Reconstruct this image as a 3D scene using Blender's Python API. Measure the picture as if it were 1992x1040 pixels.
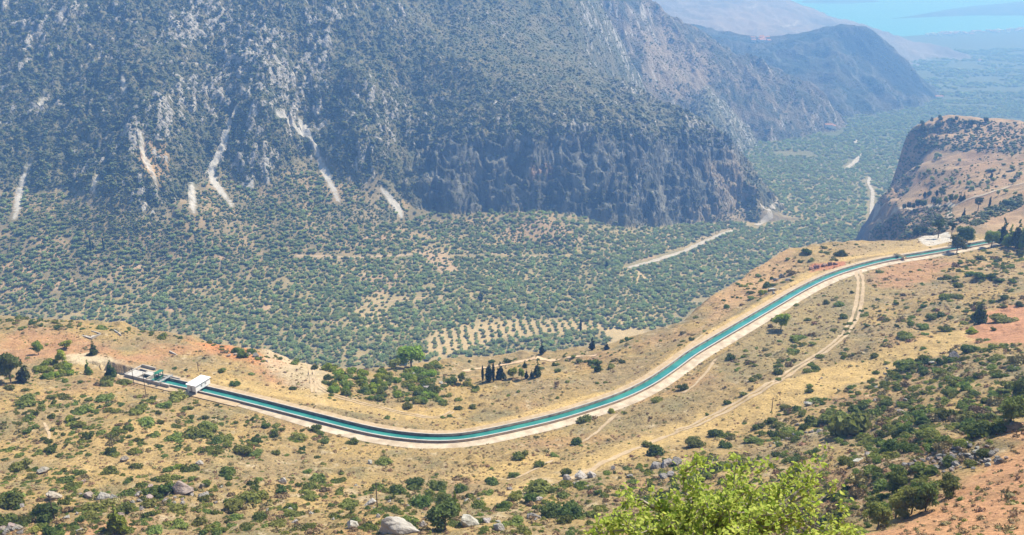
import bpy, bmesh, math, random
import numpy as np
from math import radians, sin, cos, pi
for o in list(bpy.data.objects): bpy.data.objects.remove(o)
SC = bpy.context.scene; COL = SC.collection
R = random.Random(7); NR = np.random.default_rng(7)

# ------------------------------------------------------------------ camera, sky, sun, exposure
CAMZ = 580.0; FPX = 1725.0; PITCH = radians(19.5)
cd = bpy.data.cameras.new('camera'); cam = bpy.data.objects.new('camera', cd); COL.objects.link(cam)
cam.location = (0, 0, CAMZ); cam.rotation_euler = (pi/2 - PITCH, 0, 0)
cd.sensor_fit = 'HORIZONTAL'; cd.sensor_width = 36.0; cd.lens = 36.0*FPX/1992.0
cd.clip_start = 0.3; cd.clip_end = 60000
SC.camera = cam
SUN_EL, SUN_AZ = radians(52), radians(52)      # azimuth clockwise from the view direction
w = bpy.data.worlds.new('World'); SC.world = w; w.use_nodes = True
nt = w.node_tree; bg = nt.nodes['Background']; sky = nt.nodes.new('ShaderNodeTexSky')
sky.sky_type = 'NISHITA'; sky.sun_disc = False; sky.sun_elevation = SUN_EL; sky.sun_rotation = SUN_AZ
sky.altitude = 500; sky.air_density = 1.0; sky.dust_density = 0.1; sky.ozone_density = 2.5
nt.links.new(sky.outputs[0], bg.inputs[0]); bg.inputs[1].default_value = 0.10
sd = bpy.data.lights.new('sun', 'SUN'); sd.energy = 4.6; sd.angle = radians(0.5); sd.color = (1.0, 0.94, 0.85)
so = bpy.data.objects.new('sun', sd); COL.objects.link(so); so.location = (0, 0, 900)
so.rotation_euler = (pi/2 - SUN_EL, 0, -SUN_AZ + pi)
so.rotation_euler = (radians(90) - SUN_EL, 0, pi - SUN_AZ)
SC.view_settings.view_transform = 'Standard'; SC.view_settings.look = 'None'
SC.view_settings.exposure = 0.97; SC.view_settings.gamma = 1.0
SC.render.engine = 'CYCLES'
cy = SC.cycles
cy.max_bounces = 5; cy.diffuse_bounces = 2; cy.glossy_bounces = 2; cy.transmission_bounces = 2; cy.volume_bounces = 0
cy.transparent_max_bounces = 6; cy.use_denoising = True
try: cy.denoiser = 'OPENIMAGEDENOISE'
except Exception: pass
cy.caustics_reflective = False; cy.caustics_refractive = False

# ------------------------------------------------------------------ pixel (1992x1040) <-> world
SP, CP = sin(PITCH), cos(PITCH)
def ray(u, v):
    a = (u - 996.0)/FPX; b = (520.0 - v)/FPX
    return a, CP + b*SP, b*CP - SP                 # right, forward, up
def at_h(u, v, h):
    a, f, t = ray(u, v); s = -h/t
    return (a*s, f*s, CAMZ - h)
def at_y(u, v, y):
    a, f, t = ray(u, v); s = y/f
    return (a*s, y, CAMZ + t*s)
def project(x, y, z):
    dz = z - CAMZ; f = y*CP - dz*SP; t = y*SP + dz*CP
    return 996 + FPX*x/f, 520 - FPX*t/f

# ------------------------------------------------------------------ noise
_perm = np.random.default_rng(3).permutation(4096).astype(np.int64)
_ang = np.random.default_rng(4).random(4096)*2*pi; _gx, _gy = np.cos(_ang), np.sin(_ang)
def perlin(x, y, s=0):
    xi = np.floor(x).astype(np.int64); yi = np.floor(y).astype(np.int64); xf = x - xi; yf = y - yi
    def g(ix, iy, dx, dy):
        k = _perm[(_perm[(ix + s*57) & 4095] + iy) & 4095]
        return _gx[k]*dx + _gy[k]*dy
    uu = xf*xf*xf*(xf*(xf*6-15)+10); vv = yf*yf*yf*(yf*(yf*6-15)+10)
    a = g(xi, yi, xf, yf); b = g(xi+1, yi, xf-1, yf); c = g(xi, yi+1, xf, yf-1); d = g(xi+1, yi+1, xf-1, yf-1)
    return (a + uu*(b-a) + vv*((c + uu*(d-c)) - (a + uu*(b-a))))*1.5
def fbm(x, y, o=4, s=0):
    t = 0; amp = 1.0; n = 0
    for i in range(o): t = t + amp*perlin(x*2**i, y*2**i, s+i); n += amp; amp *= 0.5
    return t/n
def ridged(x, y, o=4, s=0):
    t = 0; amp = 1.0; n = 0
    for i in range(o): t = t + amp*(1-np.abs(perlin(x*2**i, y*2**i, s+i))*2); n += amp; amp *= 0.5
    return t/n
def worley(x, y, s=0):                             # distance to the nearest and second nearest cell seed
    xi = np.floor(x).astype(np.int64); yi = np.floor(y).astype(np.int64); f1 = np.full(np.shape(x), 9.0); f2 = f1.copy()
    for dx in (-1, 0, 1):
        for dy in (-1, 0, 1):
            k = _perm[(_perm[(xi+dx + s*57) & 4095] + yi+dy) & 4095]; k2 = _perm[(k+71) & 4095]
            d = np.hypot(xi+dx + k/4096.0 - x, yi+dy + k2/4096.0 - y); f2 = np.minimum(f2, np.maximum(f1, d)); f1 = np.minimum(f1, d)
    return f1, f2
def sstep(a, b, x):
    t = np.clip((x-a)/(b-a), 0, 1); return t*t*(3-2*t)

# ------------------------------------------------------------------ surfaces through control points
class RBF:
    def __init__(s, pts, reg=1e-4):
        P = np.array(pts, float); s.c = P[:, :2]/500.0; n = len(P)
        A = np.zeros((n+3, n+3)); d = np.sqrt(((s.c[:, None]-s.c[None])**2).sum(-1) + 1e-4)
        A[:n, :n] = -d; A[:n, :n] -= 0; A[np.arange(n), np.arange(n)] += reg
        A[:n, n] = 1; A[:n, n+1:] = s.c; A[n, :n] = 1; A[n+1:, :n] = s.c.T
        s.w = np.linalg.solve(A, np.concatenate([P[:, 2], [0, 0, 0]]))
    def __call__(s, x, y):
        X = x/500.0; Y = y/500.0; n = len(s.c)
        z = s.w[n] + s.w[n+1]*X + s.w[n+2]*Y
        for i in range(n):
            z = z - s.w[i]*np.sqrt((X-s.c[i, 0])**2 + (Y-s.c[i, 1])**2 + 1e-4)
        return z
def seg_dist(x, y, poly, closed=False):
    best = np.full(np.shape(x), 1e9); q = list(poly) + ([poly[0]] if closed else [])
    for (x0, y0), (x1, y1) in zip(q[:-1], q[1:]):
        dx, dy = x1-x0, y1-y0; L = dx*dx+dy*dy + 1e-9
        t = np.clip(((x-x0)*dx + (y-y0)*dy)/L, 0, 1)
        best = np.minimum(best, (x-x0-t*dx)**2 + (y-y0-t*dy)**2)
    return np.sqrt(best)
def inside(x, y, poly):
    r = np.zeros(np.shape(x), bool); n = len(poly)
    for i in range(n):
        (x0, y0), (x1, y1) = poly[i], poly[(i+1) % n]
        if y0 == y1: continue
        r ^= ((y0 > y) != (y1 > y)) & (x < (x1-x0)*(y-y0)/(y1-y0) + x0)
    return r
def outdist(x, y, poly):
    d = seg_dist(x, y, poly, True); return np.where(inside(x, y, poly), 0, d)
def xy(p): return (p[0], p[1])

# --- the near hillside with its canal bench
CANAL_PX = [(205,711),(250,723),(330,743),(400,758.5),(500,782.5),(600,808),(700,833),(760,844.5),(820,851),(870,852),(920,847),(1000,831),(1080,812),(1150,791),(1210,770),(1262,745),
            (1305,717),(1345,688),(1390,661),(1440,632),(1510,591),(1560,562),(1610,538),(1660,521),(1720,506),(1790,494.5),(1850,484),(1920,471),(1992,459),(2100,446)]
HC = 180.0; ZC = CAMZ - HC                       # canal rim height
def smooth_line(P, step):
    P = np.array(P, float); n = len(P); out = []
    for i in range(n-1):
        p0 = P[max(i-1, 0)]; p1 = P[i]; p2 = P[i+1]; p3 = P[min(i+2, n-1)]
        k = max(2, int(np.linalg.norm(p2-p1)/step))
        for j in range(k):
            t = j/k
            out.append(0.5*((2*p1) + (-p0+p2)*t + (2*p0-5*p1+4*p2-p3)*t*t + (-p0+3*p1-3*p2+p3)*t**3))
    out.append(P[-1]); return np.array(out)
CANAL = smooth_line([at_h(u, v, HC + 0.6)[:2] for u, v in CANAL_PX], 3.0)
N_UVH = [(0,1040,136),(400,1040,136),(800,1040,130),(1100,1040,121),(1300,1040,112),(1600,1040,97),(1760,1000,85),(1992,1040,62),(105,1010,140),
 (1992,850,92),(1992,700,123),(1992,620,144.5),(1992,540,161),(1992,490,174),(1700,700,155),(1500,800,157),(1300,900,150),(1000,900,164),(1000,980,144),
 (600,900,167),(600,980,151),(200,850,163),(200,940,150),(100,780,172),(0,700,178),(0,650,185),(100,660,185),(1700,850,127),(1850,950,86),(1600,950,109),
 (1400,950,125),(1850,600,156),(1850,700,138),(1700,600,170),(1550,680,168),(1400,800,164),(1200,860,166),
 (0,612,190),(200,628,192),(330,648,195),(420,668,195),(545,690,198),(620,712,203),(700,716,212),(800,706,220),(900,696,226),(1000,687,226),(1160,678,217),(1250,650,205),
 (1330,628,198),(1390,575,195),(1480,512,194),(1530,488,192),(1600,471,190),(1700,464,189),(1780,461,187),
 (620,760,185),(1000,770,187),(1200,720,190),(1000,730,205),(1000,707,215),(1100,697,212),(900,720,216),(740,800,184),(1550,520,187),(1450,580,187),(860,790,186),(760,740,198),(400,700,186),(300,690,186),(1650,490,184)]
N_PTS = [at_h(*p) for p in N_UVH]
CZ = 2.4
for i in range(0, len(CANAL), 5): N_PTS.append((CANAL[i][0], CANAL[i][1], ZC - 0.6))
N_PTS += [(0,0,CAMZ-1.9),(0,-60,CAMZ+25),(-70,0,CAMZ-4),(70,0,CAMZ+4),(6,17,CAMZ-15.2),(-40,25,CAMZ-27),(40,25,CAMZ-22),(0,60,CAMZ-51),(-70,70,CAMZ-70),(70,55,CAMZ-46),
          (0,110,CAMZ-88),(-90,130,CAMZ-112),(160,90,CAMZ-55),(300,200,CAMZ-80),(-300,200,CAMZ-150),(-420,350,CAMZ-185),(420,420,CAMZ-140),(480,560,CAMZ-165)]
N_POLY = [xy(at_h(*p)) for p in [(-260,615,186),(0,612,190),(200,628,192),(330,648,195),(420,668,195),(545,690,198),(620,712,203),(700,716,212),(800,706,220),(900,696,226),(1000,687,226),(1160,678,217),(1250,650,205),
 (1330,628,198),(1390,575,195),(1480,512,194),(1530,488,192),(1600,471,190),(1700,464,189),(1780,461,187)]] + [(360,640),(560,640),(700,300),(700,-300),(-700,-300),(-700,430)]
# --- headland on the right
HL_UVH = [(1694,440,412),(1700,430,410),(1704,418,405),(1725,408,365),(1745,387,308),(1770,330,285),(1780,285,270),(1765,262,268),(1760,450,335),(1760,425,330),(1760,400,312),(1800,440,258),(1800,418,262),(1820,400,248),(1850,445,199),(1992,435,190),(1850,390,226),(1992,350,205),(1800,340,256),(1900,320,236),(1992,300,220),
 (1800,275,264),(1850,260,256),(1992,262,240),(1796,247,261),(1850,229,251),(1920,231,250),(1992,238,245),(2150,440,180),(2150,300,200),(2150,240,225)]
HL_PTS = [at_h(*p) for p in HL_UVH]
HL_POLY = [xy(at_h(*p)) for p in [(1700,469,405),(1704,440,408),(1712,418,400),(1726,406,368),(1742,388,315),(1746,362,300),(1756,340,287),(1742,318,282),(1764,288,272),(1752,268,270),(1774,249,264),(1850,229,251),(1920,231,250),(1992,238,245),(2150,236,225)]] + [(1500,900),(900,500),(420,560),(330,640)]
# --- valley floor with the mountain's apron
V_UVH = [(0,640,405),(0,600,400),(300,640,412),(300,600,408),(800,700,412),(800,640,412),(1100,640,415),(1300,620,418),(800,560,410),(1100,560,415),(1300,540,422),(1500,480,430),
 (1300,470,425),(1600,400,445),(1450,400,440),(1600,300,468),(1550,262,476),(1750,220,500),(1950,200,510),(1900,150,535),(1950,110,562),(1950,75,574),(1950,60,579),(1800,70,578),
 (0,560,385),(0,500,365),(0,430,335),(300,560,400),(300,500,378),(300,430,348),(600,560,405),(600,500,390),(600,430,362),(800,500,402),(800,440,385),(950,447,396),(1050,430,385),
 (1200,455,412),(1050,480,408),(1330,457,424),(1440,392,436),(1700,420,440),(1000,430,388),(1100,435,391)]
V_PTS = [at_h(*p) for p in V_UVH] + [(-1200,900,200),(-300,700,172),(300,750,168),(700,1000,150),(1500,1200,130),(2600,2500,80),(3500,4200,40),(-1200,1100,250),(0,2500,110),(1500,6500,4),(4000,6800,3),(5200,7200,3),(0,5000,60)]
# --- the opposite mountain
M_UVY = [(0,430,1130),(0,370,1199),(0,300,1262),(0,150,1400),(0,0,1550),(120,430,1140),(120,375,1203),(150,300,1268),(150,150,1396),(200,0,1550),(290,430,1150),(285,416,1163),(280,330,1200),(280,200,1312),(280,100,1412),
 (440,430,1190),(440,345,1288),(430,300,1322),(430,220,1388),(420,130,1468),(400,0,1590),(510,430,1215),(500,372,1280),(500,300,1312),(510,200,1376),(500,120,1446),(550,0,1590),(620,430,1235),(620,318,1364),(600,240,1424),(620,130,1512),(340,395,1185),(390,360,1250),(560,330,1325),
 (690,430,1245),(690,357,1325),(690,250,1376),(690,120,1480),(700,0,1660),(775,430,1272),(775,385,1322),(750,250,1416),(790,300,1424),(790,180,1532),(800,0,1770),
 (850,432,1312),(950,440,1330),(1050,438,1340),(1150,447,1345),(1250,457,1365),(1330,458,1400),(1440,390,1488),
 (870,300,1380),(870,370,1340),(950,255,1412),(1050,237,1425),(1150,257,1437),(1250,272,1455),(1330,275,1500),(1400,275,1550),(1050,330,1382),(1200,350,1398),(950,340,1368),(1300,360,1440),(1390,350,1485),
 (900,120,1570),(1000,120,1610),(1100,120,1690),(1200,200,1600),(1290,205,1630),(1165,135,1780),(1290,195,1665),(1370,229,1615),(1420,283,1562),(1460,362,1500),(1100,32,1900),(900,0,1790),(1000,0,1850),(1080,0,1930),
 (0,-150,1700),(400,-150,1720),(700,-150,1800),(900,-150,1960),(1000,-100,2000),(-300,430,1120),(-300,370,1180),(-300,200,1340),(-300,0,1540),(-300,-150,1690)]
M_PTS = [at_y(*p) for p in M_UVY] + [(-1600,1200,370),(-1600,1600,600),(-600,2100,640),(100,2300,600)]
M_POLY = [xy(at_y(*p)) for p in [(-600,440,1110),(0,440,1122),(150,440,1130),(290,422,1140),(400,440,1178),(500,395,1182),(600,430,1228),(690,375,1215),(760,400,1262),(800,430,1298),(850,436,1310),(950,442,1328),(1050,440,1338),(1150,449,1343),(1250,460,1363),(1330,462,1398),(1380,435,1432),(1418,396,1478),
 (1446,362,1500),(1420,283,1562),(1370,229,1615),(1290,194,1665),(1165,134,1780),(1100,31,1900)]] + [(160,2200),(-200,2500),(-2000,2300),(-2200,1100)]
# --- the ridges behind
R2_UVY = [(1500,268,2340),(1540,258,2400),(1610,250,2500),(1450,275,2300),(1358,66,2800),(1442,109,2750),(1520,132,2750),(1570,155,2720),(1612,205,2640),(1260,0,2700),(1300,150,2350),(1380,225,2250),(1400,150,2500),(1480,190,2480),(1550,215,2520),
 (1340,56,2790),(1200,0,2500),(1200,150,2200),(1300,250,2150),(1420,280,2230),(1280,80,2550),(1400,100,2680)]
R2_PTS = [at_y(*p) for p in R2_UVY]
R2_POLY = [xy(at_y(*p)) for p in [(1200,0,2560),(1260,0,2720),(1340,56,2800),(1358,66,2810),(1442,109,2760),(1520,132,2760),(1570,155,2730),(1612,205,2650),(1618,248,2520),(1540,260,2390),(1480,272,2310),(1420,285,2210),(1300,280,2050),(1100,200,2000)]] + [(0,2500),(200,2800)]
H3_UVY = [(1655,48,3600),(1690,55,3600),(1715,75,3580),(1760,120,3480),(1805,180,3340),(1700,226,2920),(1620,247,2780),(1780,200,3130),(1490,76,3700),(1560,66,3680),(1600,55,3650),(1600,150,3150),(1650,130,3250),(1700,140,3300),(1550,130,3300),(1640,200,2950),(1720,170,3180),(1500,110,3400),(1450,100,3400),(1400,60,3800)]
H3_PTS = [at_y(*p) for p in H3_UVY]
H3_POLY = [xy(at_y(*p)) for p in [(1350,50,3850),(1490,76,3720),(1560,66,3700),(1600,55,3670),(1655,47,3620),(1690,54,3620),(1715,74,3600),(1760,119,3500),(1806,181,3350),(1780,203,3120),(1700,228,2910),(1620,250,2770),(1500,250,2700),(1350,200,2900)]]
H4_UVY = [(1850,126,4830),(1905,119,5000),(1790,140,4550),(1620,38,5700),(1530,0,5800),(1700,56,5500),(1790,85,5300),(1880,108,5120),(1300,20,5000),(1300,0,5300),(1400,40,4800),(1500,60,4700),(1600,80,4700),(1700,100,4700),(1450,0,5500),(1380,65,4500),(1550,40,5200)]
H4_PTS = [at_y(*p) for p in H4_UVY] + [(1000,6000,430),(1700,6800,420)]
H4_POLY = [xy(at_y(*p)) for p in [(1250,-40,6000),(1480,-40,6400),(1530,0,5850),(1620,37,5740),(1700,55,5540),(1790,84,5330),(1880,107,5150),(1910,118,5020),(1850,128,4800),(1790,142,4520),(1600,110,4300),(1380,80,4300),(1200,40,4300)]]
PN_POLY = [xy(at_h(*p)) for p in [(1722,37,579),(1800,33,579),(1900,29.5,579),(2020,30,579),(2200,30,579),(2200,2,579),(1992,4,579),(1900,10,579),(1840,18,579),(1780,29,579)]]
PN2_POLY = [xy(at_h(*p)) for p in [(1560,6,579),(1650,7,579),(1715,3,579),(1690,-4,579),(1560,-4,579)]]

V_PTS += [(p[0], p[1], p[2]-3) for p, q in zip([at_y(*q) for q in M_UVY], M_UVY) if q[0] < 800 and (q[1] >= 395 or q[2] in (1288,1364,1325,1322,1203,1199,1250,1280))]
fV, fN, fHL, fM, fR2, fH3, fH4 = RBF(V_PTS), RBF(N_PTS), RBF(HL_PTS), RBF(M_PTS), RBF(R2_PTS), RBF(H3_PTS), RBF(H4_PTS)

# ------------------------------------------------------------------ the ground sheet: one polar grid round the viewpoint
az = np.radians(np.concatenate([np.linspace(-75, -38, 60)[:-1], np.linspace(-38, 38, 1180), np.linspace(38, 75, 60)[1:]]))
def steps(*s):
    out = [];
    for a, b, d in s: out.append(np.arange(a, b, d))
    return np.concatenate(out)
rr = steps((0.5, 20, 1.5), (20, 120, 2.5), (120, 230, 1.3), (230, 560, 1.05), (560, 720, 1.5), (720, 860, 3), (860, 1150, 2.6), (1150, 1950, 2.0), (1950, 2300, 5), (2300, 3000, 5.5), (3000, 4100, 9), (4100, 7600, 30), (7600, 14400, 120))
NA, NRR = len(az), len(rr)
GR, GA = np.meshgrid(rr, az, indexing='ij'); GX = GR*np.sin(GA); GY = GR*np.cos(GA)
NEG = -400.0
def lazy(f, mask, fill=NEG):
    z = np.full(GX.shape, fill); z[mask] = f(GX[mask], GY[mask]); return z
# valley
mV = GR > 500
def zv(x, y):
    z = fV(x, y); z = np.minimum(z, 420)
    return z + fbm(x/120, y/120, 3, 11)*4*sstep(7000, 3000, y) + fbm(x/14, y/14, 2, 12)*0.6
ZV = lazy(zv, mV)
shore = [xy(at_h(*p, 580)) for p in [(1690,74),(1740,72),(1800,67),(1830,64),(1880,62),(1940,58),(1992,54),(2150,50)]]
sx = np.array([p[0] for p in shore]); sy = np.array([p[1] for p in shore])
ys_ = np.interp(GX, sx, sy); sd_ = ys_ - GY
ZV = np.where(GY > 4200, np.where(sd_ > 0, np.maximum(ZV*0 + np.clip(sd_*0.02, 0, 60) + 1.2, 0), np.maximum(-sd_*-0.05, -8)), ZV)
k = sstep(4200, 4900, GY); ZV = np.where((GY > 3600) & (GY <= 4200), np.maximum(ZV, 6), ZV)
# near hill
mN = (GR < 1000)
def zn(x, y):
    z = fN(x, y) - 0.85*outdist(x, y, N_POLY)
    dc = seg_dist(x, y, [tuple(p) for p in CANAL[::3]])
    w = sstep(8, 40, dc)
    z = z + w*(fbm(x/60, y/60, 4, 21)*5.5 + fbm(x/9, y/9, 3, 25)*0.9 + np.maximum(0, fbm(x/22, y/22, 3, 28)-.25)*6) + fbm(x/2.6, y/2.6, 2, 29)*0.16*sstep(7, 14, dc)
    return z
ZN = lazy(zn, mN)
mHL = (GR > 620) & (GR < 2600) & (GX > 100)
def zhl(x, y):
    d = outdist(x + fbm(x/75, y/75, 4, 35)*26, y + fbm(x/75, y/75, 4, 36)*26, HL_POLY)
    kd = 2.3 + 0*y
    return fHL(x, y) - np.where(d < 70, 1, 0)*d*kd - np.where(d < 70, 0, 1)*(70*kd + 1.1*(d-70)) + fbm(x/70, y/70, 4, 31)*7 + fbm(x/12, y/12, 2, 32)*1.2 + (ridged(x/40, y/40, 4, 34)-.45)*26*sstep(0, 25, d)*sstep(110, 60, d) + (.5-worley(x/26, y/26, 5)[0])*24*sstep(0, 12, d)*sstep(110, 60, d)
ZHL = lazy(zhl, mHL)
mM = (GR > 1050) & (GR < 3400) & (GX < 1200)
def rockw(x, y):
    u, v = project(x, y, fM(x, y))
    return u, v
VB_U = [-300,0,120,200,290,345,400,440,500,560,620,650,690,745,775,800,850,950,1050,1150,1250,1330,1400,1460]
VB_V = [380,370,375,395,418,410,350,345,372,330,318,335,358,350,385,425,436,439,434,447,457,460,440,400]
def woods(u, v):                                   # 1 on the wooded foot below the rock, 0 above
    return sstep(-34, 8, v - np.interp(u, VB_U, VB_V))
def zm(x, y):
    base = fM(x, y); d = outdist(x, y, M_POLY); u, v = project(x, y, base)
    smooth = np.exp(-(((u-1010)/210)**2 + ((v-90)/150)**2)*1.2)           # the even scrub slope above the cliff
    wd_ = woods(u, v); wr = (1 - 0.85*smooth)*(1 - .85*wd_)
    cliff = sstep(780, 860, u)*sstep(225, 285, v)
    wx = x + fbm(x/90, y/90, 3, 41)*30
    rib = ridged(wx/105, y/250 + wx/400, 4, 42)
    fin = ridged(wx/30, y/70, 3, 47)
    z = base + wr*(1-.4*cliff)*((rib-0.45)*17 + (fin-0.4)*5 + fbm(x/11, y/13, 3, 51)*6.5) - 3*wd_
    z += fbm(x/38, y/38, 3, 53)*4*(1-.7*wd_) + fbm(x/6, y/6, 2, 54)*1.0
    w1, w2 = worley(wx/46 + fbm(x/30, y/30, 2, 56)*.35, y/62, 2); w3, w4 = worley(wx/17, y/21, 3)
    z += cliff*(1-wd_)*((.55-w1)*20 + np.minimum(w2-w1, .3)*14 + (.5-w3)*7 + fbm(wx/7, y/8, 3, 58)*3)
    z += (1-smooth)*(1-wd_)*(1-cliff)*((.5-w3)*5)
    tz = z/19 + fbm(x/45, y/45, 3, 59)*2.2; st = np.abs(tz - np.floor(tz) - .5)*2      # ledges
    z += (st-.5)*(1-wd_)*(2.5*(1-smooth) + 6*cliff)
    return z - (1.5 - .75*sstep(1290, 1400, u))*d*(1-.8*wd_)
ZM = lazy(zm, mM)
mR = (GR > 1900) & (GR < 3600)
def zr2(x, y):
    return fR2(x, y) - 0.6*outdist(x, y, R2_POLY) + (ridged((x+fbm(x/150,y/150,2,60)*40)/170, y/260, 4, 61)-.45)*32 + fbm(x/25, y/30, 3, 66)*8
ZR2 = lazy(zr2, mR & (GX < 1500))
mH3 = (GR > 2400) & (GR < 5200)
def zh3(x, y):
    return fH3(x, y) - 0.6*outdist(x, y, H3_POLY) + (ridged((x+fbm(x/200,y/200,2,70)*60)/240, y/420, 4, 71)-.45)*44*sstep(0, 260, seg_dist(x, y, [H3_POLY[k] for k in range(9)])) + fbm(x/40, y/40, 3, 75)*9
ZH3 = lazy(zh3, mH3)
mH4 = (GR > 3600) & (GR < 9000)
def zh4(x, y):
    return fH4(x, y) - 0.4*outdist(x, y, H4_POLY) + (ridged(x/420, y/420, 4, 81)-.45)*45 + fbm(x/90, y/90, 3, 85)*8
ZH4 = lazy(zh4, mH4)
mP = GR > 7000
def zpn(x, y):
    z = np.full(x.shape, -40.0)
    for P, hh in ((PN_POLY, 70), (PN2_POLY, 40)):
        ins = inside(x, y, P); d = seg_dist(x, y, P, True)
        z = np.maximum(z, np.where(ins, np.minimum(d*0.11, hh)*(1+.5*fbm(x/300, y/300, 3, 91)), -d*0.3))
    return z
ZPN = lazy(zpn, mP)
Zs = np.stack([ZV, ZN, ZHL, ZM, ZR2, ZH3, ZH4, ZPN])
LAY = np.argmax(Zs, 0).astype(np.int8); GZ = Zs.max(0)
L_V, L_N, L_HL, L_M, L_R2, L_H3, L_H4, L_PN = range(8)
# the canal corridor: level service road, sunk channel, level far bank
cl = [tuple(p) for p in CANAL[::2]]
m = mN & (GR > 250) & (GR < 800)
DC = np.full(GX.shape, 999.0); DC[m] = seg_dist(GX[m], GY[m], cl)
# side of the canal: + on the camera side
tx = np.gradient(CANAL[:, 0]); ty = np.gradient(CANAL[:, 1])
mm = m & (DC < 30)
idx = np.array([np.argmin((CANAL[:, 0]-a)**2 + (CANAL[:, 1]-b)**2) for a, b in zip(GX[mm], GY[mm])])
side = tx[idx]*(GY[mm]-CANAL[idx, 1]) - ty[idx]*(GX[mm]-CANAL[idx, 0])
SD = np.zeros(GX.shape); SD[mm] = np.where(side < 0, 1, -1)*DC[mm]
z0 = GZ[mm]; s = SD[mm]; zt = z0.copy()
road = np.where(s > 0, ZC - 1.25, ZC - 0.35)
wgt = np.where(s > 0, sstep(16, 8.5, s), sstep(16, 7, -s))
zt = z0*(1-wgt) + road*wgt
zt = np.where(np.abs(s) < 3.1, ZC - 4.0, zt)
GZ[mm] = np.where(LAY[mm] == L_N, zt, z0)

def gz(x, y):                                     # ground height under any point, from the sheet itself
    r = math.hypot(x, y); a = math.atan2(x, y)
    i = int(np.clip(np.searchsorted(rr, r)-1, 0, NRR-2)); j = int(np.clip(np.searchsorted(az, a)-1, 0, NA-2))
    t = min(max((r-rr[i])/(rr[i+1]-rr[i]), 0), 1); q = min(max((a-az[j])/(az[j+1]-az[j]), 0), 1)
    return float((GZ[i, j]*(1-t)+GZ[i+1, j]*t)*(1-q) + (GZ[i, j+1]*(1-t)+GZ[i+1, j+1]*t)*q)
def hit(u, v, rmin=0):                            # where the sight line through a photo point meets the ground
    a_, f_, t_ = ray(u, v); a = math.atan2(a_, f_); hor = math.hypot(a_, f_)
    j = int(np.clip(np.searchsorted(az, a)-1, 0, NA-2)); q = (a-az[j])/(az[j+1]-az[j])
    d = GZ[:, j]*(1-q) + GZ[:, j+1]*q - (CAMZ + rr*t_/hor)
    k = np.nonzero((d > 0) & (rr > max(rmin, 4)))[0]
    if len(k) == 0: return None
    k = k[0]
    if k > 0 and d[k-1] < 0: r = rr[k-1] + (rr[k]-rr[k-1])*(-d[k-1])/(d[k]-d[k-1])
    else: r = rr[k]
    x, y = r*sin(a), r*cos(a)
    return x, y, gz(x, y), int(LAY[k, j])
def hits(px, rmin=0): return [h for h in (hit(u, v, rmin) for u, v in px) if h]
def pxline(px, step=3.0, rmin=0): return smooth_line([h[:2] for h in hits(px, rmin)], step)
# ------------------------------------------------------------------ ground colour (what the earth, grass and rock are made of)
def C(*c): return np.array(c, float)
COLR = np.zeros(GX.shape + (3,))
def mixc(mask, a, col):
    a = np.broadcast_to(a, mask.shape)[mask][:, None] if np.ndim(a) else a
    COLR[mask] = COLR[mask]*(1-a) + col*a
def blend(a, c0, c1): return c0*(1-a[..., None]) + c1*a[..., None]
GRASS_TAN, GRASS_GOLD, SOIL_RED, SOIL_PALE, HEATH = C(.262,.190,.092), C(.43,.295,.115), C(.38,.19,.10), C(.44,.35,.22), C(.18,.15,.075)
ROCK, ROCK_WARM, ROCK_BLUE = C(.40,.375,.33), C(.42,.32,.21), C(.25,.25,.25)
gn = {}
def n_(k, s, o, sd, sx=1, sy=1): return fbm(GX/(s*sx), GY/(s*sy), o, sd)
# near hill
M = LAY == L_N; X, Y = GX[M], GY[M]
a = sstep(-.35, .35, fbm(X/35, Y/35, 4, 101)); c = blend(a, GRASS_TAN, GRASS_GOLD*.78)
b = sstep(.0, .5, fbm(X/18, Y/18, 4, 105)); c = blend(b*.85, c, HEATH*1.1)
b = sstep(.12, .5, fbm(X/50+9, Y/50, 3, 109)); c = blend(b*.32, c, SOIL_RED)
b = sstep(.25, .5, fbm(X/5, Y/5, 3, 113)); c = blend(b*.6, c, SOIL_PALE)
b = sstep(.1, .5, fbm(X/1.8, Y/1.8, 2, 117)); c = blend(b*.45, c, HEATH*.8)
COLR[M] = c
def patch(px, col, amt, soft=6, noise=8, layer=L_N, sd=200, tex=.35):
    P = [h[:2] for h in hits(px)]
    if len(P) < 3: return
    P = smooth_line(P + [P[0]], 6); P = [tuple(q) for q in P[:-1]]
    xs = [p[0] for p in P]; ys = [p[1] for p in P]
    mk = (LAY == layer) & (GX > min(xs)-25) & (GX < max(xs)+25) & (GY > min(ys)-25) & (GY < max(ys)+25)
    x, y = GX[mk], GY[mk]; d = seg_dist(x, y, P, True); d = np.where(inside(x, y, P), d, -d)
    d = d + fbm(x/noise, y/noise, 3, sd)*soft*1.6
    al = sstep(-soft, soft, d)*amt*(1-tex*sstep(-.1, .45, fbm(x/6, y/6, 3, sd+5)))
    COLR[mk] = blend(al, COLR[mk], col)
def stripe(px, col, width, amt=1.0, soft=1.0, layer=None, sd=300, rmin=0, wob=.5, line=None):
    L = pxline(px, 5.0, rmin) if line is None else line
    if len(L) < 2: return
    P = [tuple(q) for q in L]; xs = L[:, 0]; ys = L[:, 1]; pad = width*2+10
    mk = (GX > xs.min()-pad) & (GX < xs.max()+pad) & (GY > ys.min()-pad) & (GY < ys.max()+pad)
    if layer is not None: mk &= LAY == layer
    x, y = GX[mk], GY[mk]; d = seg_dist(x, y, P)*(1 + wob*fbm(x/(width*3), y/(width*3), 3, sd))
    COLR[mk] = blend(sstep(width*.5+soft, width*.5-soft, d)*amt, COLR[mk], col)
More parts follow.
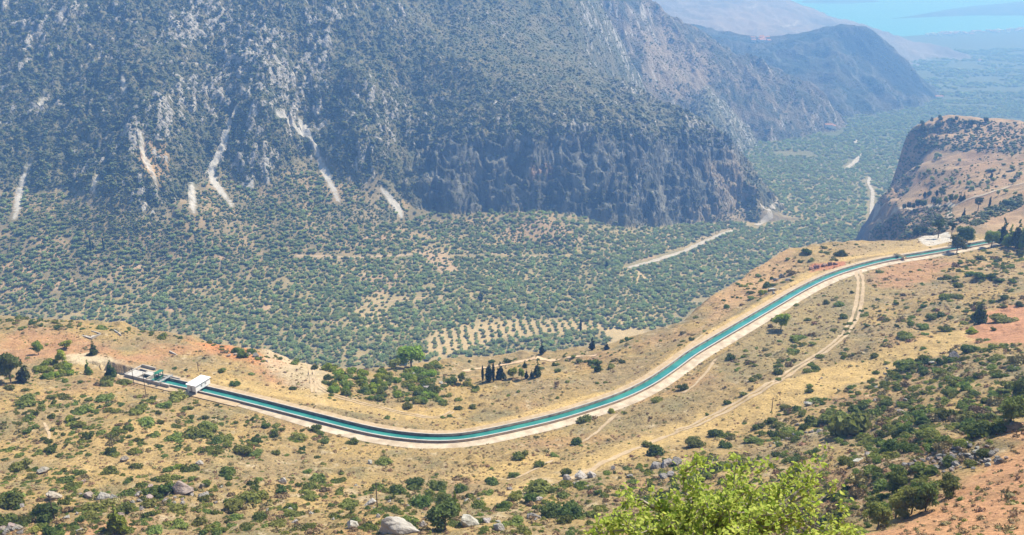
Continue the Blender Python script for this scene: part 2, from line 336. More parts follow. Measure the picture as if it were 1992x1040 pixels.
# golden grass bands, heath, red earth, ploughed fields on the near hill
patch([(900,985),(1010,940),(1150,885),(1290,830),(1420,780),(1540,735),(1680,690),(1790,660),(1880,640),(1880,672),(1790,700),(1690,740),(1560,790),(1440,835),(1330,860),(1220,890),(1120,930),(1010,975)], GRASS_GOLD*1.05, .8, 5, 10, tex=.3)
patch([(860,928),(960,905),(1090,880),(1080,900),(950,930)], GRASS_GOLD, .8, 4, 9, sd=210)
patch([(1100,870),(1300,800),(1420,745),(1600,690),(1700,600),(1760,560),(1680,520),(1600,560),(1500,620),(1400,720),(1290,780),(1150,830)], HEATH*1.25, .5, 10, 22, sd=215)
patch([(1690,545),(1760,560),(1850,520),(1800,500),(1720,515)], SOIL_RED*1.0, .6, 8, 14, sd=220)
patch([(1880,655),(1920,605),(1992,590),(2080,590),(2080,670),(1992,668),(1930,668)], SOIL_RED*1.05, .95, 3, 8, sd=225, tex=.12)
patch([(1640,1060),(1700,1035),(1780,1000),(1850,960),(1910,905),(1950,860),(1992,820),(2100,800),(2100,1200),(1640,1200)], C(.44,.23,.115), .92, 4, 10, sd=230, tex=.25)
patch([(0,650),(90,640),(190,665),(250,690),(350,668),(430,672),(545,692),(600,705),(560,720),(480,708),(420,690),(340,690),(260,705),(140,690),(60,700),(0,705)], SOIL_RED, .62, 6, 14, sd=235)
patch([(370,655),(430,672),(520,690),(560,705),(530,715),(430,685)], C(.46,.19,.075), .8, 5, 10, sd=236)
patch([(132,690),(180,686),(235,706),(330,728),(360,748),(310,750),(250,738),(190,712),(140,705)], SOIL_PALE*1.12, .95, 2.5, 6, sd=240, tex=.1)
patch([(510,700),(560,695),(620,712),(640,740),(600,760),(560,745),(530,725)], SOIL_PALE, .75, 4, 8, sd=245)
patch([(420,760),(520,770),(640,790),(760,815),(860,820),(880,800),(760,790),(640,770),(520,745),(430,735)], GRASS_GOLD*1.05, .7, 4, 12, sd=247)
patch([(860,838),(960,820),(1080,785),(1190,755),(1270,720),(1330,680),(1400,630),(1480,585),(1560,535),(1620,505),(1720,485),(1830,470),(1830,478),(1720,495),(1640,510),(1560,548),(1480,595),(1400,645),(1320,705),(1250,745),(1150,783),(1000,822)], GRASS_GOLD*1.12, .85, 2.5, 9, sd=248)
patch([(1310,640),(1400,570),(1480,515),(1540,490),(1560,505),(1500,555),(1400,620),(1330,660)], C(.42,.26,.13), .75, 5, 14, sd=250)
patch([(1575,515),(1640,508),(1640,520),(1585,528)], C(.38,.15,.08), .9, 1.5, 5, sd=251)
patch([(1660,470),(1830,462),(1840,476),(1720,492),(1650,495)], GRASS_TAN*1.25, .7, 4, 9, sd=252)
patch([(1780,462),(1850,458),(1845,470),(1790,470)], C(.46,.42,.36), .9, 1, 5, sd=253)
patch([(0,1010),(60,1035),(160,1020),(240,1008),(300,1000),(230,1040),(100,1060),(0,1060)], SOIL_RED*1.1, .5, 4, 10, sd=255)
patch([(60,850),(200,820),(420,850),(420,900),(240,930),(60,920)], GRASS_GOLD*.9, .6, 9, 20, sd=257)
for i, (u0, v0, n, wd) in enumerate([(1120,935,5,70),(1060,975,4,60),(1570,850,4,80),(1700,900,5,50),(640,960,5,120),(300,990,5,150),(900,1000,4,120),(1500,915,4,90)]):
    for j in range(n):
        u_, v_ = u0 + R.uniform(-wd, wd), v0 + R.uniform(-22, 22)
        patch([(u_-18,v_),(u_,v_-4),(u_+20,v_-1),(u_+4,v_+5)], SOIL_PALE*.95, .7, 1.5, 4, sd=260+i*7+j)
# headland
M = LAY == L_HL; X, Y = GX[M], GY[M]
a = sstep(-.3, .3, fbm(X/60, Y/60, 4, 121)); c = blend(a, C(.31,.20,.11), C(.35,.24,.13))
b = sstep(-.1, .35, fbm(X/40, Y/40, 4, 125)); c = blend(b*.55, c, C(.17,.13,.075))
dE = outdist(X, Y, HL_POLY)*sstep(880, 980, Y); c = blend(sstep(0, 10, dE), c, ROCK_BLUE*.85); c = blend(sstep(.1, .4, fbm(X/14, Y/40, 3, 128))*sstep(0, 10, dE)*.8, c, ROCK_WARM*.75)
COLR[M] = c
patch([(1680,472),(1690,425),(1715,405),(1755,392),(1800,415),(1770,440),(1740,462)], C(.36,.25,.14), .8, 8, 14, layer=L_HL, sd=280, tex=.4)
# valley floor
M = LAY == L_V; X, Y = GX[M], GY[M]
a = sstep(-.4, .4, fbm(X/90, Y/90, 4, 131)); c = blend(a, C(.33,.255,.13), C(.24,.20,.105))
b = sstep(.05, .4, fbm(X/30, Y/30, 3, 135)); c = blend(b*.45, c, C(.17,.16,.08))
far = sstep(1250, 2700, Y); c = blend(far*.9, c, C(.085,.105,.05))
ap = sstep(175, 195, GZ[M])*sstep(1500, 1400, Y)
c = blend(ap*.8, c, blend(sstep(-.2, .3, fbm(X/35, Y/35, 4, 139)), C(.165,.14,.08), C(.31,.225,.13)))
COLR[M] = c
# mountain: rock shows where the ribs stand out and where it is steep
dzr = np.abs(np.gradient(GZ, axis=0)/np.gradient(GR, axis=0)); dza = np.abs(np.gradient(GZ, axis=1)/(GR*np.gradient(GA, axis=1)))
SLOPE = np.hypot(dzr, dza)
M = LAY == L_M; X, Y = GX[M], GY[M]; U, Vv = project(X, Y, fM(X, Y)); U_M, V_M = U, Vv
smooth = np.exp(-(((U-1010)/230)**2 + ((Vv-95)/150)**2)*1.0)
wx = X + fbm(X/90, Y/90, 3, 41)*30
rk = ridged(wx/30, Y/70, 3, 47)*.45 + ridged(wx/105, Y/250 + wx/400, 4, 42)*.35 + fbm(X/8, Y/14, 4, 141)*.75 + fbm(X/70, Y/110, 3, 143)*.5 + np.clip(SLOPE[M]-.75,-.5,.8)*.22
spur = np.exp(-((U-510)/90)**2 - ((Vv-170)/170)**2)*.20 + np.exp(-((U-290)/45)**2 - ((Vv-330)/80)**2)*.26 + np.exp(-((U-690)/50)**2 - ((Vv-250)/110)**2)*.16 + np.exp(-((U-410)/120)**2 - ((Vv-60)/90)**2)*.14 + np.exp(-((U-510)/40)**2 - ((Vv-330)/50)**2)*.16
lowL = np.exp(-((U-60)/220)**2 - ((Vv-330)/130)**2)*.22 + .30*woods(U, Vv) + .12*np.exp(-((U-830)/90)**2 - ((Vv-200)/170)**2)
rk = rk + spur - smooth*.28 - lowL
rk = rk + .62*fbm(X/11, Y/13, 3, 51) + .38*fbm(X/4.5, Y/5.5, 2, 147); rock = sstep(.68, .80, rk); ROCKM = np.zeros(GX.shape); ROCKM[M] = rock; ROCKF = np.zeros(GX.shape); ROCKF[M] = np.clip((rk-.74)*2+.5, 0, 1)*(1 - sstep(790, 860, U)*sstep(245, 290, Vv)*np.where(U < 1160, .8, .45))
c = blend(sstep(-.3, .3, fbm(X/30, Y/30, 4, 145)), C(.105,.112,.062), C(.165,.15,.088))
rc = blend(sstep(-.2, .4, fbm(X/14, Y/30, 4, 149)), ROCK*1.15, ROCK*.62)
rc = blend(sstep(.15, .5, fbm(X/40, Y/60, 3, 153))*.6, rc, ROCK_WARM)
c = blend(rock*.35, c, rc)
cl_ = sstep(790, 860, U)*sstep(245, 290, Vv)*sstep(1470, 1400, U)*(1-woods(U, Vv))
c = blend(cl_*.75, c, blend(sstep(.0, .4, fbm(X/30, GZ[M]/22, 4, 158)), blend(sstep(-.15, .35, fbm(X/8, GZ[M]/40, 4, 157)), C(.085,.09,.085), C(.15,.155,.15)), C(.25,.245,.22)))
wq = woods(U, Vv); c = blend(wq*.95*sstep(-.35, .1, fbm(X/25, Y/25, 3, 159)+.1), c, C(.27,.215,.125))
COLR[M] = c
patch([(1030,325),(1065,318),(1070,345),(1030,348)], C(.30,.18,.12), .6, 5, 10, layer=L_M, sd=401)
patch([(1370,320),(1430,310),(1470,370),(1465,400),(1390,450),(1330,462),(1340,430),(1400,390)], C(.34,.265,.18), .75, 12, 22, layer=L_M, sd=404, tex=.5)
patch([(1400,410),(1470,375),(1480,410),(1400,455),(1340,468)], C(.34,.265,.18), .6, 10, 18, layer=L_V, sd=405, tex=.5)
patch([(265,290),(300,265),(330,300),(320,345),(285,340)], C(.46,.30,.15), .8, 6, 10, layer=L_M, sd=402)
# screes running down the gullies
SCREE = C(.47,.44,.395); SCREES = []
for i, (px, wd) in enumerate([([(458,210),(445,240),(437,270),(425,300),(412,325),(415,350),(430,372),(445,390),(450,400)], 10),
     ([(540,222),(560,238),(580,250),(600,258)], 11), ([(600,258),(612,280),(622,310),(632,335),(645,360),(658,390)], 8), ([(585,235),(600,262)], 13), ([(632,235),(620,250)], 6),
     ([(745,370),(758,385),(772,400),(780,420)], 12), ([(60,310),(48,340),(38,370),(34,400),(28,425)], 7), ([(85,182),(78,205)], 5), ([(372,355),(374,385),(376,412)], 7),
     ([(188,340),(182,372)], 5), ([(275,265),(280,300),(292,330),(305,360)], 6), ([(238,150),(242,180)], 5)]):
    L = pxline(px, 5.0); SCREES.append(L)
    if len(L) < 2: continue
    pad = 30; mk = (GX > L[:, 0].min()-pad) & (GX < L[:, 0].max()+pad) & (GY > L[:, 1].min()-pad) & (GY < L[:, 1].max()+pad) & ((LAY == L_M) | (LAY == L_V)); x, y = GX[mk], GY[mk]
    d2 = (x[:, None]-L[None, :, 0])**2 + (y[:, None]-L[None, :, 1])**2; kn = d2.argmin(1); d = np.sqrt(d2.min(1)); t = kn/max(1, len(L)-1)
    hw = wd*.62*(.22 + .78*np.sin(pi*np.clip(t, .02, .98))**.7)*(1 + .8*fbm(x/14, y/14, 3, 410+i)) + fbm(x/4, y/4, 2, 420+i)*2.2
    COLR[mk] = blend(sstep(2.2, -1.6, d-hw + fbm(x/2.5, y/3, 2, 440)*1.6)*.88, COLR[mk], SCREE*(1 + .18*fbm(x/5, y/9, 2, 430+i))[:, None])
# ridges behind
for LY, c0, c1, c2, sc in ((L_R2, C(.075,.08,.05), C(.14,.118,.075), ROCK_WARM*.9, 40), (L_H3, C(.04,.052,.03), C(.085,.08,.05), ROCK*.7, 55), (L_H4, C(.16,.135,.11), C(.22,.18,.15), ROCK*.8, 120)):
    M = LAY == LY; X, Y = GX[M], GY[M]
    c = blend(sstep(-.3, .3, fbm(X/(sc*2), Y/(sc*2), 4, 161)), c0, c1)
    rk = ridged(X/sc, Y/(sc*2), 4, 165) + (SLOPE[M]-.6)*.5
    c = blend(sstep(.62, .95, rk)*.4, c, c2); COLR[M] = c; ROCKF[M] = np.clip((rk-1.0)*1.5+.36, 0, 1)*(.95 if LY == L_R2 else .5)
patch([(1245,60),(1290,40),(1330,80),(1370,100),(1390,140),(1340,190),(1300,180),(1260,140)], C(.40,.30,.20), .5, 22, 45, layer=L_R2, sd=430, tex=.5)
patch([(1385,200),(1440,260),(1440,330),(1400,280)], C(.42,.31,.2), .6, 15, 35, layer=L_R2, sd=431)
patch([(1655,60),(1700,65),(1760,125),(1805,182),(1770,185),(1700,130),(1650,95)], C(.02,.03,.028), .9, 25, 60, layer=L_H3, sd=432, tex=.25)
patch([(1420,60),(1500,60),(1560,40),(1500,20),(1400,30)], C(.27,.21,.17), .6, 60, 120, layer=L_H4, sd=433)
M = LAY == L_PN; X, Y = GX[M], GY[M]; COLR[M] = blend(sstep(-.3, .3, fbm(X/160, Y/160, 4, 171)), C(.05,.05,.045), C(.11,.095,.075))
# striped orchards and bare clearings on the valley floor
DRY = C(.50,.375,.20)
patch([(815,665),(850,640),(960,625),(1000,620),(1150,625),(1200,640),(1060,650),(960,665),(880,690),(830,690)], DRY*.9, .7, 10, 22, layer=L_V, sd=441, tex=.15)
patch([(1180,640),(1260,640),(1270,680),(1190,680)], DRY, .6, 8, 25, layer=L_V, sd=442)
patch([(680,600),(740,560),(770,580),(860,572),(860,582),(760,592),(770,640),(700,640)], DRY, .45, 10, 30, layer=L_V, sd=443, tex=.2)
patch([(805,487),(855,485),(880,510),(900,530),(860,530),(830,505)], C(.42,.29,.18), .8, 6, 20, layer=L_V, sd=444)
patch([(700,540),(760,530),(780,560),(720,570)], C(.36,.24,.15), .7, 8, 20, layer=L_V, sd=445)
patch([(1210,545),(1225,525),(1260,535),(1240,560)], DRY, .6, 6, 20, layer=L_V, sd=446)
patch([(1020,425),(1080,430),(1130,470),(1000,475),(980,445)], C(.38,.255,.15), .75, 12, 25, layer=L_V, sd=447, tex=.6)
for i, (u, v, r_) in enumerate([(100,495,45),(120,550,40),(40,520,60),(40,555,50),(420,500,25),(420,470,22),(360,535,30),(360,570,22),(330,600,30),(640,560,30),(290,575,25),(290,455,18),(215,570,25),(740,460,35),(30,580,30),(890,600,20),(1250,500,25),(1480,420,22),(650,625,22),(520,600,20),(1060,545,18),(590,650,15),(420,610,18),(260,520,30),(200,450,22)]):
    patch([(u-r_,v+1),(u-r_*.2,v-r_*.18),(u+r_,v-2),(u+r_*.3,v+r_*.2)], C(.42,.28,.17), .8, 6, 14, layer=L_V, sd=450+i, tex=.4)
for i, px in enumerate([[(0,582),(40,572),(110,560),(180,545)],[(580,497),(680,500),(760,497),(840,490),(960,492),(1100,498)],[(260,515),(340,515),(420,510),(480,505)],[(660,535),(780,530)]]):
    stripe(px, C(.44,.33,.22), 4, .85, 1.2, sd=480+i)
for i, px in enumerate([[(1523,52),(1553,40)], [(1455,15),(1472,9)], [(1792,128),(1797,118)], [(1905,118),(1908,112)]]): stripe(px, C(.40,.36,.32), 10, .8, 6, sd=490+i, layer=L_H4 if i < 3 else None)
for i, px in enumerate([[(1390,478),(1400,490),(1385,492)], [(1535,395),(1500,372)], [(1470,405),(1500,400)]]): pass
# slight grain everywhere
g = 1 + .16*fbm(GX/3.1, GY/3.1, 2, 181)*sstep(900, 500, GR) + .10*fbm(GX/7, GY/7, 2, 183)
COLR *= g[..., None]; COLR = np.clip(COLR, .01, .9)

# ------------------------------------------------------------------ materials
def mat(name, col=(.5,.5,.5), rough=.9, spec=.2):
    m = bpy.data.materials.new(name); m.use_nodes = True; b = m.node_tree.nodes['Principled BSDF']
    b.inputs['Base Color'].default_value = (*col, 1); b.inputs['Roughness'].default_value = rough; b.inputs['Specular IOR Level'].default_value = spec
    return m, m.node_tree, b
def node(nt, t, **kw):
    n = nt.nodes.new(t)
    for k_, v_ in kw.items(): setattr(n, k_, v_)
    return n
def noisy(name, c0, c1, scale=1.0, rough=.9, bump=0, bscale=None, spec=.2, detail=5, rnd=None, stretch=None):
    m, nt, b = mat(name, c0, rough, spec); L = nt.links
    tc = node(nt, 'ShaderNodeTexCoord'); ns = node(nt, 'ShaderNodeTexNoise'); ns.inputs['Scale'].default_value = scale; ns.inputs['Detail'].default_value = detail
    src = tc.outputs['Object']
    if stretch:
        mp = node(nt, 'ShaderNodeMapping'); mp.inputs['Scale'].default_value = stretch; L.new(src, mp.inputs[0]); src = mp.outputs[0]
    L.new(src, ns.inputs['Vector'])
    rp = node(nt, 'ShaderNodeValToRGB'); rp.color_ramp.elements[0].position = .32; rp.color_ramp.elements[1].position = .68
    rp.color_ramp.elements[0].color = (*c0, 1); rp.color_ramp.elements[1].color = (*c1, 1); L.new(ns.outputs[0], rp.inputs[0]); out = rp.outputs[0]
    if rnd:                                        # every copy a little different in hue and value
        oi = node(nt, 'ShaderNodeObjectInfo'); hs = node(nt, 'ShaderNodeHueSaturation')
        mr = node(nt, 'ShaderNodeMapRange'); mr.inputs['To Min'].default_value = 1-rnd; mr.inputs['To Max'].default_value = 1+rnd; L.new(oi.outputs['Random'], mr.inputs[0]); L.new(mr.outputs[0], hs.inputs['Value'])
        w1 = node(nt, 'ShaderNodeTexWhiteNoise', noise_dimensions='1D'); L.new(oi.outputs['Random'], w1.inputs['W'])
        m2 = node(nt, 'ShaderNodeMapRange'); m2.inputs['To Min'].default_value = .5-.035; m2.inputs['To Max'].default_value = .5+.025; L.new(w1.outputs[0], m2.inputs[0]); L.new(m2.outputs[0], hs.inputs['Hue'])
        L.new(out, hs.inputs['Color']); out = hs.outputs[0]
    L.new(out, b.inputs['Base Color'])
    if bump:
        n2 = node(nt, 'ShaderNodeTexNoise'); n2.inputs['Scale'].default_value = bscale or scale*4; n2.inputs['Detail'].default_value = 6; L.new(src, n2.inputs['Vector'])
        bp = node(nt, 'ShaderNodeBump'); bp.inputs['Strength'].default_value = 1; bp.inputs['Distance'].default_value = bump; L.new(n2.outputs[0], bp.inputs['Height']); L.new(bp.outputs[0], b.inputs['Normal'])
    return m
def ground_mat():
    m, nt, b = mat('earth_and_rock', rough=.95, spec=.1); L = nt.links
    at = node(nt, 'ShaderNodeVertexColor', layer_name='Col'); tc = node(nt, 'ShaderNodeTexCoord')
    n1 = node(nt, 'ShaderNodeTexNoise'); n1.inputs['Scale'].default_value = 1.3; n1.inputs['Detail'].default_value = 7; n1.inputs['Roughness'].default_value = .7; L.new(tc.outputs['Object'], n1.inputs['Vector'])
    mr = node(nt, 'ShaderNodeMapRange'); mr.inputs['From Min'].default_value = .3; mr.inputs['From Max'].default_value = .7; mr.inputs['To Min'].default_value = .52; mr.inputs['To Max'].default_value = 1.42; L.new(n1.outputs[0], mr.inputs[0])
    mx = node(nt, 'ShaderNodeVectorMath', operation='SCALE'); L.new(at.outputs[0], mx.inputs[0]); L.new(mr.outputs[0], mx.inputs['Scale']); 
    ra = node(nt, 'ShaderNodeAttribute', attribute_name='Rock'); n3 = node(nt, 'ShaderNodeTexNoise'); n3.inputs['Scale'].default_value = .19; n3.inputs['Detail'].default_value = 9; n3.inputs['Roughness'].default_value = .78; L.new(tc.outputs['Object'], n3.inputs['Vector'])
    ad = node(nt, 'ShaderNodeMath', operation='MULTIPLY_ADD'); ad.inputs[1].default_value = 1.5; L.new(n3.outputs[0], ad.inputs[0]); L.new(ra.outputs['Fac'], ad.inputs[2])
    th = node(nt, 'ShaderNodeMapRange'); th.inputs['From Min'].default_value = 1.27; th.inputs['From Max'].default_value = 1.35; L.new(ad.outputs[0], th.inputs[0])
    n4 = node(nt, 'ShaderNodeTexNoise'); n4.inputs['Scale'].default_value = .22; n4.inputs['Detail'].default_value = 8; n4.inputs['Roughness'].default_value = .75; L.new(tc.outputs['Object'], n4.inputs['Vector'])
    rp = node(nt, 'ShaderNodeValToRGB'); L.new(n4.outputs[0], rp.inputs[0]); e = rp.color_ramp.elements; e[0].position = .36; e[0].color = (.15,.145,.13,1); e[1].position = .60; e[1].color = (.46,.44,.40,1); e2 = e.new(.47); e2.color = (.33,.30,.255,1)
    mc = node(nt, 'ShaderNodeMix', data_type='RGBA'); L.new(th.outputs[0], mc.inputs['Factor']); L.new(mx.outputs[0], mc.inputs['A']); L.new(rp.outputs[0], mc.inputs['B']); L.new(mc.outputs['Result'], b.inputs['Base Color'])
    n2 = node(nt, 'ShaderNodeTexNoise'); n2.inputs['Scale'].default_value = .35; n2.inputs['Detail'].default_value = 8; n2.inputs['Roughness'].default_value = .7; L.new(tc.outputs['Object'], n2.inputs['Vector'])
    bp = node(nt, 'ShaderNodeBump'); bp.inputs['Strength'].default_value = .9; bp.inputs['Distance'].default_value = 1.1; L.new(n2.outputs[0], bp.inputs['Height'])
    rc_ = node(nt, 'ShaderNodeAttribute', attribute_name='Crag'); mp = node(nt, 'ShaderNodeMapping'); mp.inputs['Scale'].default_value = (1, 1, .55); L.new(tc.outputs['Object'], mp.inputs[0])
    n5 = node(nt, 'ShaderNodeTexNoise'); n5.inputs['Scale'].default_value = .085; n5.inputs['Detail'].default_value = 10; n5.inputs['Roughness'].default_value = .72; L.new(mp.outputs[0], n5.inputs['Vector'])
    v5 = node(nt, 'ShaderNodeTexVoronoi', feature='DISTANCE_TO_EDGE'); v5.inputs['Scale'].default_value = .11; L.new(mp.outputs[0], v5.inputs['Vector'])
    m5 = node(nt, 'ShaderNodeMath', operation='MINIMUM'); L.new(v5.outputs['Distance'], m5.inputs[0]); m5.inputs[1].default_value = .18
    a5 = node(nt, 'ShaderNodeMath', operation='MULTIPLY_ADD'); L.new(m5.outputs[0], a5.inputs[0]); a5.inputs[1].default_value = .9; L.new(n5.outputs[0], a5.inputs[2])
    h5 = node(nt, 'ShaderNodeMath', operation='MULTIPLY'); L.new(a5.outputs[0], h5.inputs[0]); L.new(rc_.outputs['Fac'], h5.inputs[1])
    b2 = node(nt, 'ShaderNodeBump'); b2.inputs['Strength'].default_value = 1; b2.inputs['Distance'].default_value = 8; L.new(h5.outputs[0], b2.inputs['Height']); L.new(bp.outputs[0], b2.inputs['Normal']); L.new(b2.outputs[0], b.inputs['Normal'])
    return m
def mesh_np(name, V, F, mats, smooth=False, fm=None):
    me = bpy.data.meshes.new(name); V = np.asarray(V, np.float32); F = np.asarray(F, np.int32); n, k = F.shape
    me.vertices.add(len(V)); me.vertices.foreach_set('co', V.ravel()); me.loops.add(n*k); me.loops.foreach_set('vertex_index', F.ravel())
    me.polygons.add(n); me.polygons.foreach_set('loop_start', np.arange(0, n*k, k, dtype=np.int32))
    if smooth: me.polygons.foreach_set('use_smooth', np.ones(n, bool))
    for m_ in (mats if isinstance(mats, (list, tuple)) else [mats]): me.materials.append(m_)
    if fm is not None: me.polygons.foreach_set('material_index', np.asarray(fm, np.int32))
    me.update(calc_edges=True); me.validate(); return me
def link(name, me, parent=None, loc=None, kind=None, label=None, cat=None, group=None, rz=None):
    o = bpy.data.objects.new(name, me); COL.objects.link(o); o.parent = parent
    if loc is not None: o.location = loc
    if rz is not None: o.rotation_euler.z = rz
    if kind: o['kind'] = kind
    if label: o['label'] = label
    if cat: o['category'] = cat
    if group: o['group'] = group
    return o
I_ = np.arange(NRR*NA).reshape(NRR, NA)
F_ = np.stack([I_[:-1, :-1], I_[:-1, 1:], I_[1:, 1:], I_[1:, :-1]], -1).reshape(-1, 4)[:, ::-1]
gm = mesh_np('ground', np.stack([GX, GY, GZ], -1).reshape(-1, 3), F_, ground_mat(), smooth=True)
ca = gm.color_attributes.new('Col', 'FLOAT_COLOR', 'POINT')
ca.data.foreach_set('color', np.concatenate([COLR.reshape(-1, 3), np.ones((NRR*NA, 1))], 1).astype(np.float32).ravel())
ra_ = gm.attributes.new('Rock', 'FLOAT', 'POINT'); ra_.data.foreach_set('value', ROCKF.astype(np.float32).ravel())
CRAG = np.zeros(GX.shape); CRAG[LAY == L_R2] = .9; CRAG[LAY == L_H3] = .7; mk = LAY == L_HL; CRAG[mk] = sstep(0, 8, outdist(GX[mk], GY[mk], HL_POLY))*sstep(880, 980, GY[mk]); mk = LAY == L_M; CRAG[mk] = (1-woods(U_M, V_M))*np.where(np.min([seg_dist(GX[mk], GY[mk], [tuple(q) for q in S_[::2]]) for S_ in SCREES if len(S_) > 3], axis=0) < 6, .15, 1)*np.where(ROCKF[mk] > .2, 1, .55)
ra_ = gm.attributes.new('Crag', 'FLOAT', 'POINT'); ra_.data.foreach_set('value', CRAG.astype(np.float32).ravel())
link('ground', gm, kind='structure')
# sea
ms, nt_, b_ = mat('sea_water', (.02,.22,.27), .4, .3)
n1 = node(nt_, 'ShaderNodeTexNoise'); n1.inputs['Scale'].default_value = .02; n1.inputs['Detail'].default_value = 8; tc = node(nt_, 'ShaderNodeTexCoord'); nt_.links.new(tc.outputs['Object'], n1.inputs['Vector'])
bp = node(nt_, 'ShaderNodeBump'); bp.inputs['Distance'].default_value = 6; bp.inputs['Strength'].default_value = .4; nt_.links.new(n1.outputs[0], bp.inputs['Height']); nt_.links.new(bp.outputs[0], b_.inputs['Normal'])
sea = [(-9000,4300,0),(12000,4300,0),(12000,15500,0),(-9000,15500,0)]
link('sea', mesh_np('sea', sea, [[0,1,2,3]], ms), kind='structure')
# ------------------------------------------------------------------ labels
LM = [('the white gatehouse',378,742),('the canal bend',850,850),('the yellow footbridge',1750,497),('the bend of the rutted track',1672,580),('the dark cypress clump',957,728),('the big brown boulder',358,948),
      ('the red field',1950,640),('the leafy yellow-green tree',1420,960),('the sluice gate',322,728),('the orange field',1930,960),('the stone rubble',1860,893),('the white limestone boulder',775,1030),
      ('the pale dirt yard',190,705),('the concrete tank',180,649),('the pole on the lower left slope',105,990),('the pole above the white boulder',734,965),('the pole on the dry golden slope',1501,787),('the rocky knoll',810,735),('the tall pines by the canal end',1950,440),('the umbrella pine on the paved spot',1825,450)]
_used = {}
def where(u, v, skip=None):
    q = sorted((math.hypot(u-a, (v-b)*1.5), n, a, b) for n, a, b in LM if n != skip)[0]
    d, n, a, b = q; dx, dy = u-a, v-b
    if d < 22: s = 'close beside'
    else:
        hx = '' if abs(dx) < abs(dy)*.5 else ('left' if dx < 0 else 'right'); vy = '' if abs(dy) < abs(dx)*.35 else ('above' if dy < 0 else 'below')
        s = {('left',''):'left of',('right',''):'right of',('','above'):'above',('','below'):'below',('left','above'):'up and left of',('right','above'):'up and right of',('left','below'):'down and left of',('right','below'):'down and right of',('',''):'near'}[(hx, vy)]
        s = ('just ' if d < 60 else '' if d < 150 else 'far ') + s if s != 'near' else s
        if n.count(' ') > 4: s = s.replace('up and ', 'up ').replace('down and ', 'down ')
    return s + ' ' + n
def lab(desc, u, v, skip=None, alts=()):
    base = desc + ' ' + where(u, v, skip); t = base
    for a in ('',) + tuple(alts):
        t = (a + ' ' + base).strip() if a else base
        if t not in _used: break
    for w_ in (' and ', ' mid-sized ', ' bushy ', ' rounded '):
        if len(t.split()) > 16: t = t.replace(w_, ' ', 1)
    _used[t] = _used.get(t, 0) + 1
    return t

# ------------------------------------------------------------------ draped ribbons: roads, tracks, the dry river
def ribbon(name, L, w, m, lift=.12, kind='structure', nc=3, zf=None, offs=(0,), wob=.15, **kw):
    L = np.asarray(L)[:, :2]; T = np.gradient(L, axis=0); T /= np.linalg.norm(T, axis=1)[:, None] + 1e-9; N = np.stack([T[:, 1], -T[:, 0]], 1)
    V, F = [], []
    for of in offs:
        b = len(V)
        for i in range(len(L)):
            ww = (w[i] if np.ndim(w) else w)*(1 + wob*float(perlin(np.array(L[i, 0]/7), np.array(L[i, 1]/7), 5)))
            for j in range(nc):
                p = L[i] + N[i]*(of + ww*(j/(nc-1)-.5)); z = zf(p) if zf else gz(*p)
                V.append((p[0], p[1], z + lift))
        for i in range(len(L)-1):
            for j in range(nc-1):
                a = b + i*nc + j; F.append((a, a+1, a+nc+1, a+nc))
    return link(name, mesh_np(name, V, F, m, smooth=True), kind=kind, **kw)
M_GRAVEL = noisy('pale_gravel', (.34,.265,.18), (.54,.45,.33), .28, bump=.05)
M_DIRT = noisy('pale_dirt', (.35,.25,.14), (.45,.34,.21), .4, bump=.05)
M_BED = noisy('riverbed_stones', (.32,.28,.22), (.42,.375,.31), .2, bump=.1)
M_OCHRE = noisy('ochre_path', (.48,.33,.19), (.54,.38,.23), .3)
CN = np.stack([np.gradient(CANAL[:, 1]), -np.gradient(CANAL[:, 0])], 1); CN /= np.linalg.norm(CN, axis=1)[:, None]     # towards the camera side
cu = np.array([project(p[0], p[1], ZC)[0] for p in CANAL])
def along(u0, u1): return np.nonzero((cu >= u0) & (cu <= u1))[0]
i_ = along(395, 2050); wd = np.interp(cu[i_], [395, 480, 620, 1300, 1400, 1850], [.9, 2.6, 4.6, 4.8, 5.2, 4.0])
ctr = CANAL[i_] + CN[i_]*(2.6 + wd/2)[:, None]
ribbon('service_road', ctr, wd, M_GRAVEL, 0, zf=lambda p: ZC - 1.17, nc=4, wob=.0)
i_ = along(240, 2050); ribbon('canal_bank', CANAL[i_] - CN[i_]*4.15, 3.0, M_DIRT, 0, zf=lambda p: ZC - .30, nc=4, wob=0)
i_ = along(240, 480); ribbon('canal_bank', CANAL[i_] + CN[i_]*4.4, 3.6, M_DIRT, 0, zf=lambda p: ZC - .95, nc=4, wob=0)
TRACKS = []
def track(px, name='dirt_track', w=1.0, gap=.95, m=M_DIRT, lift=.14, rmin=0):
    TRACKS.append((pxline(px, 3.0, rmin), (gap+w+.8)**2))
    ribbon(name, pxline(px, 2.0, rmin), w, m, lift, offs=(-gap, gap) if gap else (0,), wob=.5)
track([(1668,520),(1674,545),(1673,570),(1669,597),(1661,622),(1645,648),(1612,676),(1572,702),(1532,727),(1492,751),(1440,782),(1380,812),(1320,838)], w=1.7, gap=1.3)
track([(1322,838),(1250,868),(1180,896),(1120,925),(1060,950)], 'dirt_track', 2.4, 0, lift=.12)
track([(905,838),(1000,820),(1080,803),(1177,771),(1240,745),(1287,713),(1318,692),(1370,652)], w=1.0)
track([(596,700),(606,722),(612,742),(640,763),(690,780),(740,792),(800,806),(850,812),(880,800)], w=.9)
track([(905,723),(940,716),(1000,706),(1060,699),(1110,693.5),(1160,690.5)], 'footpath', 4.0, 0, M_OCHRE, .2)
track([(1392,698),(1380,716),(1366,733),(1350,750),(1330,764)], 'footpath', 1.5, 0)
track([(1200,806),(1172,830),(1148,850),(1112,868)], 'footpath', 1.6, 0)
track([(1075,895),(1050,908),(1022,922),(985,934)], 'footpath', 1.6, 0)
track([(86,822),(96,845),(91,862)], 'footpath', .9, 0)
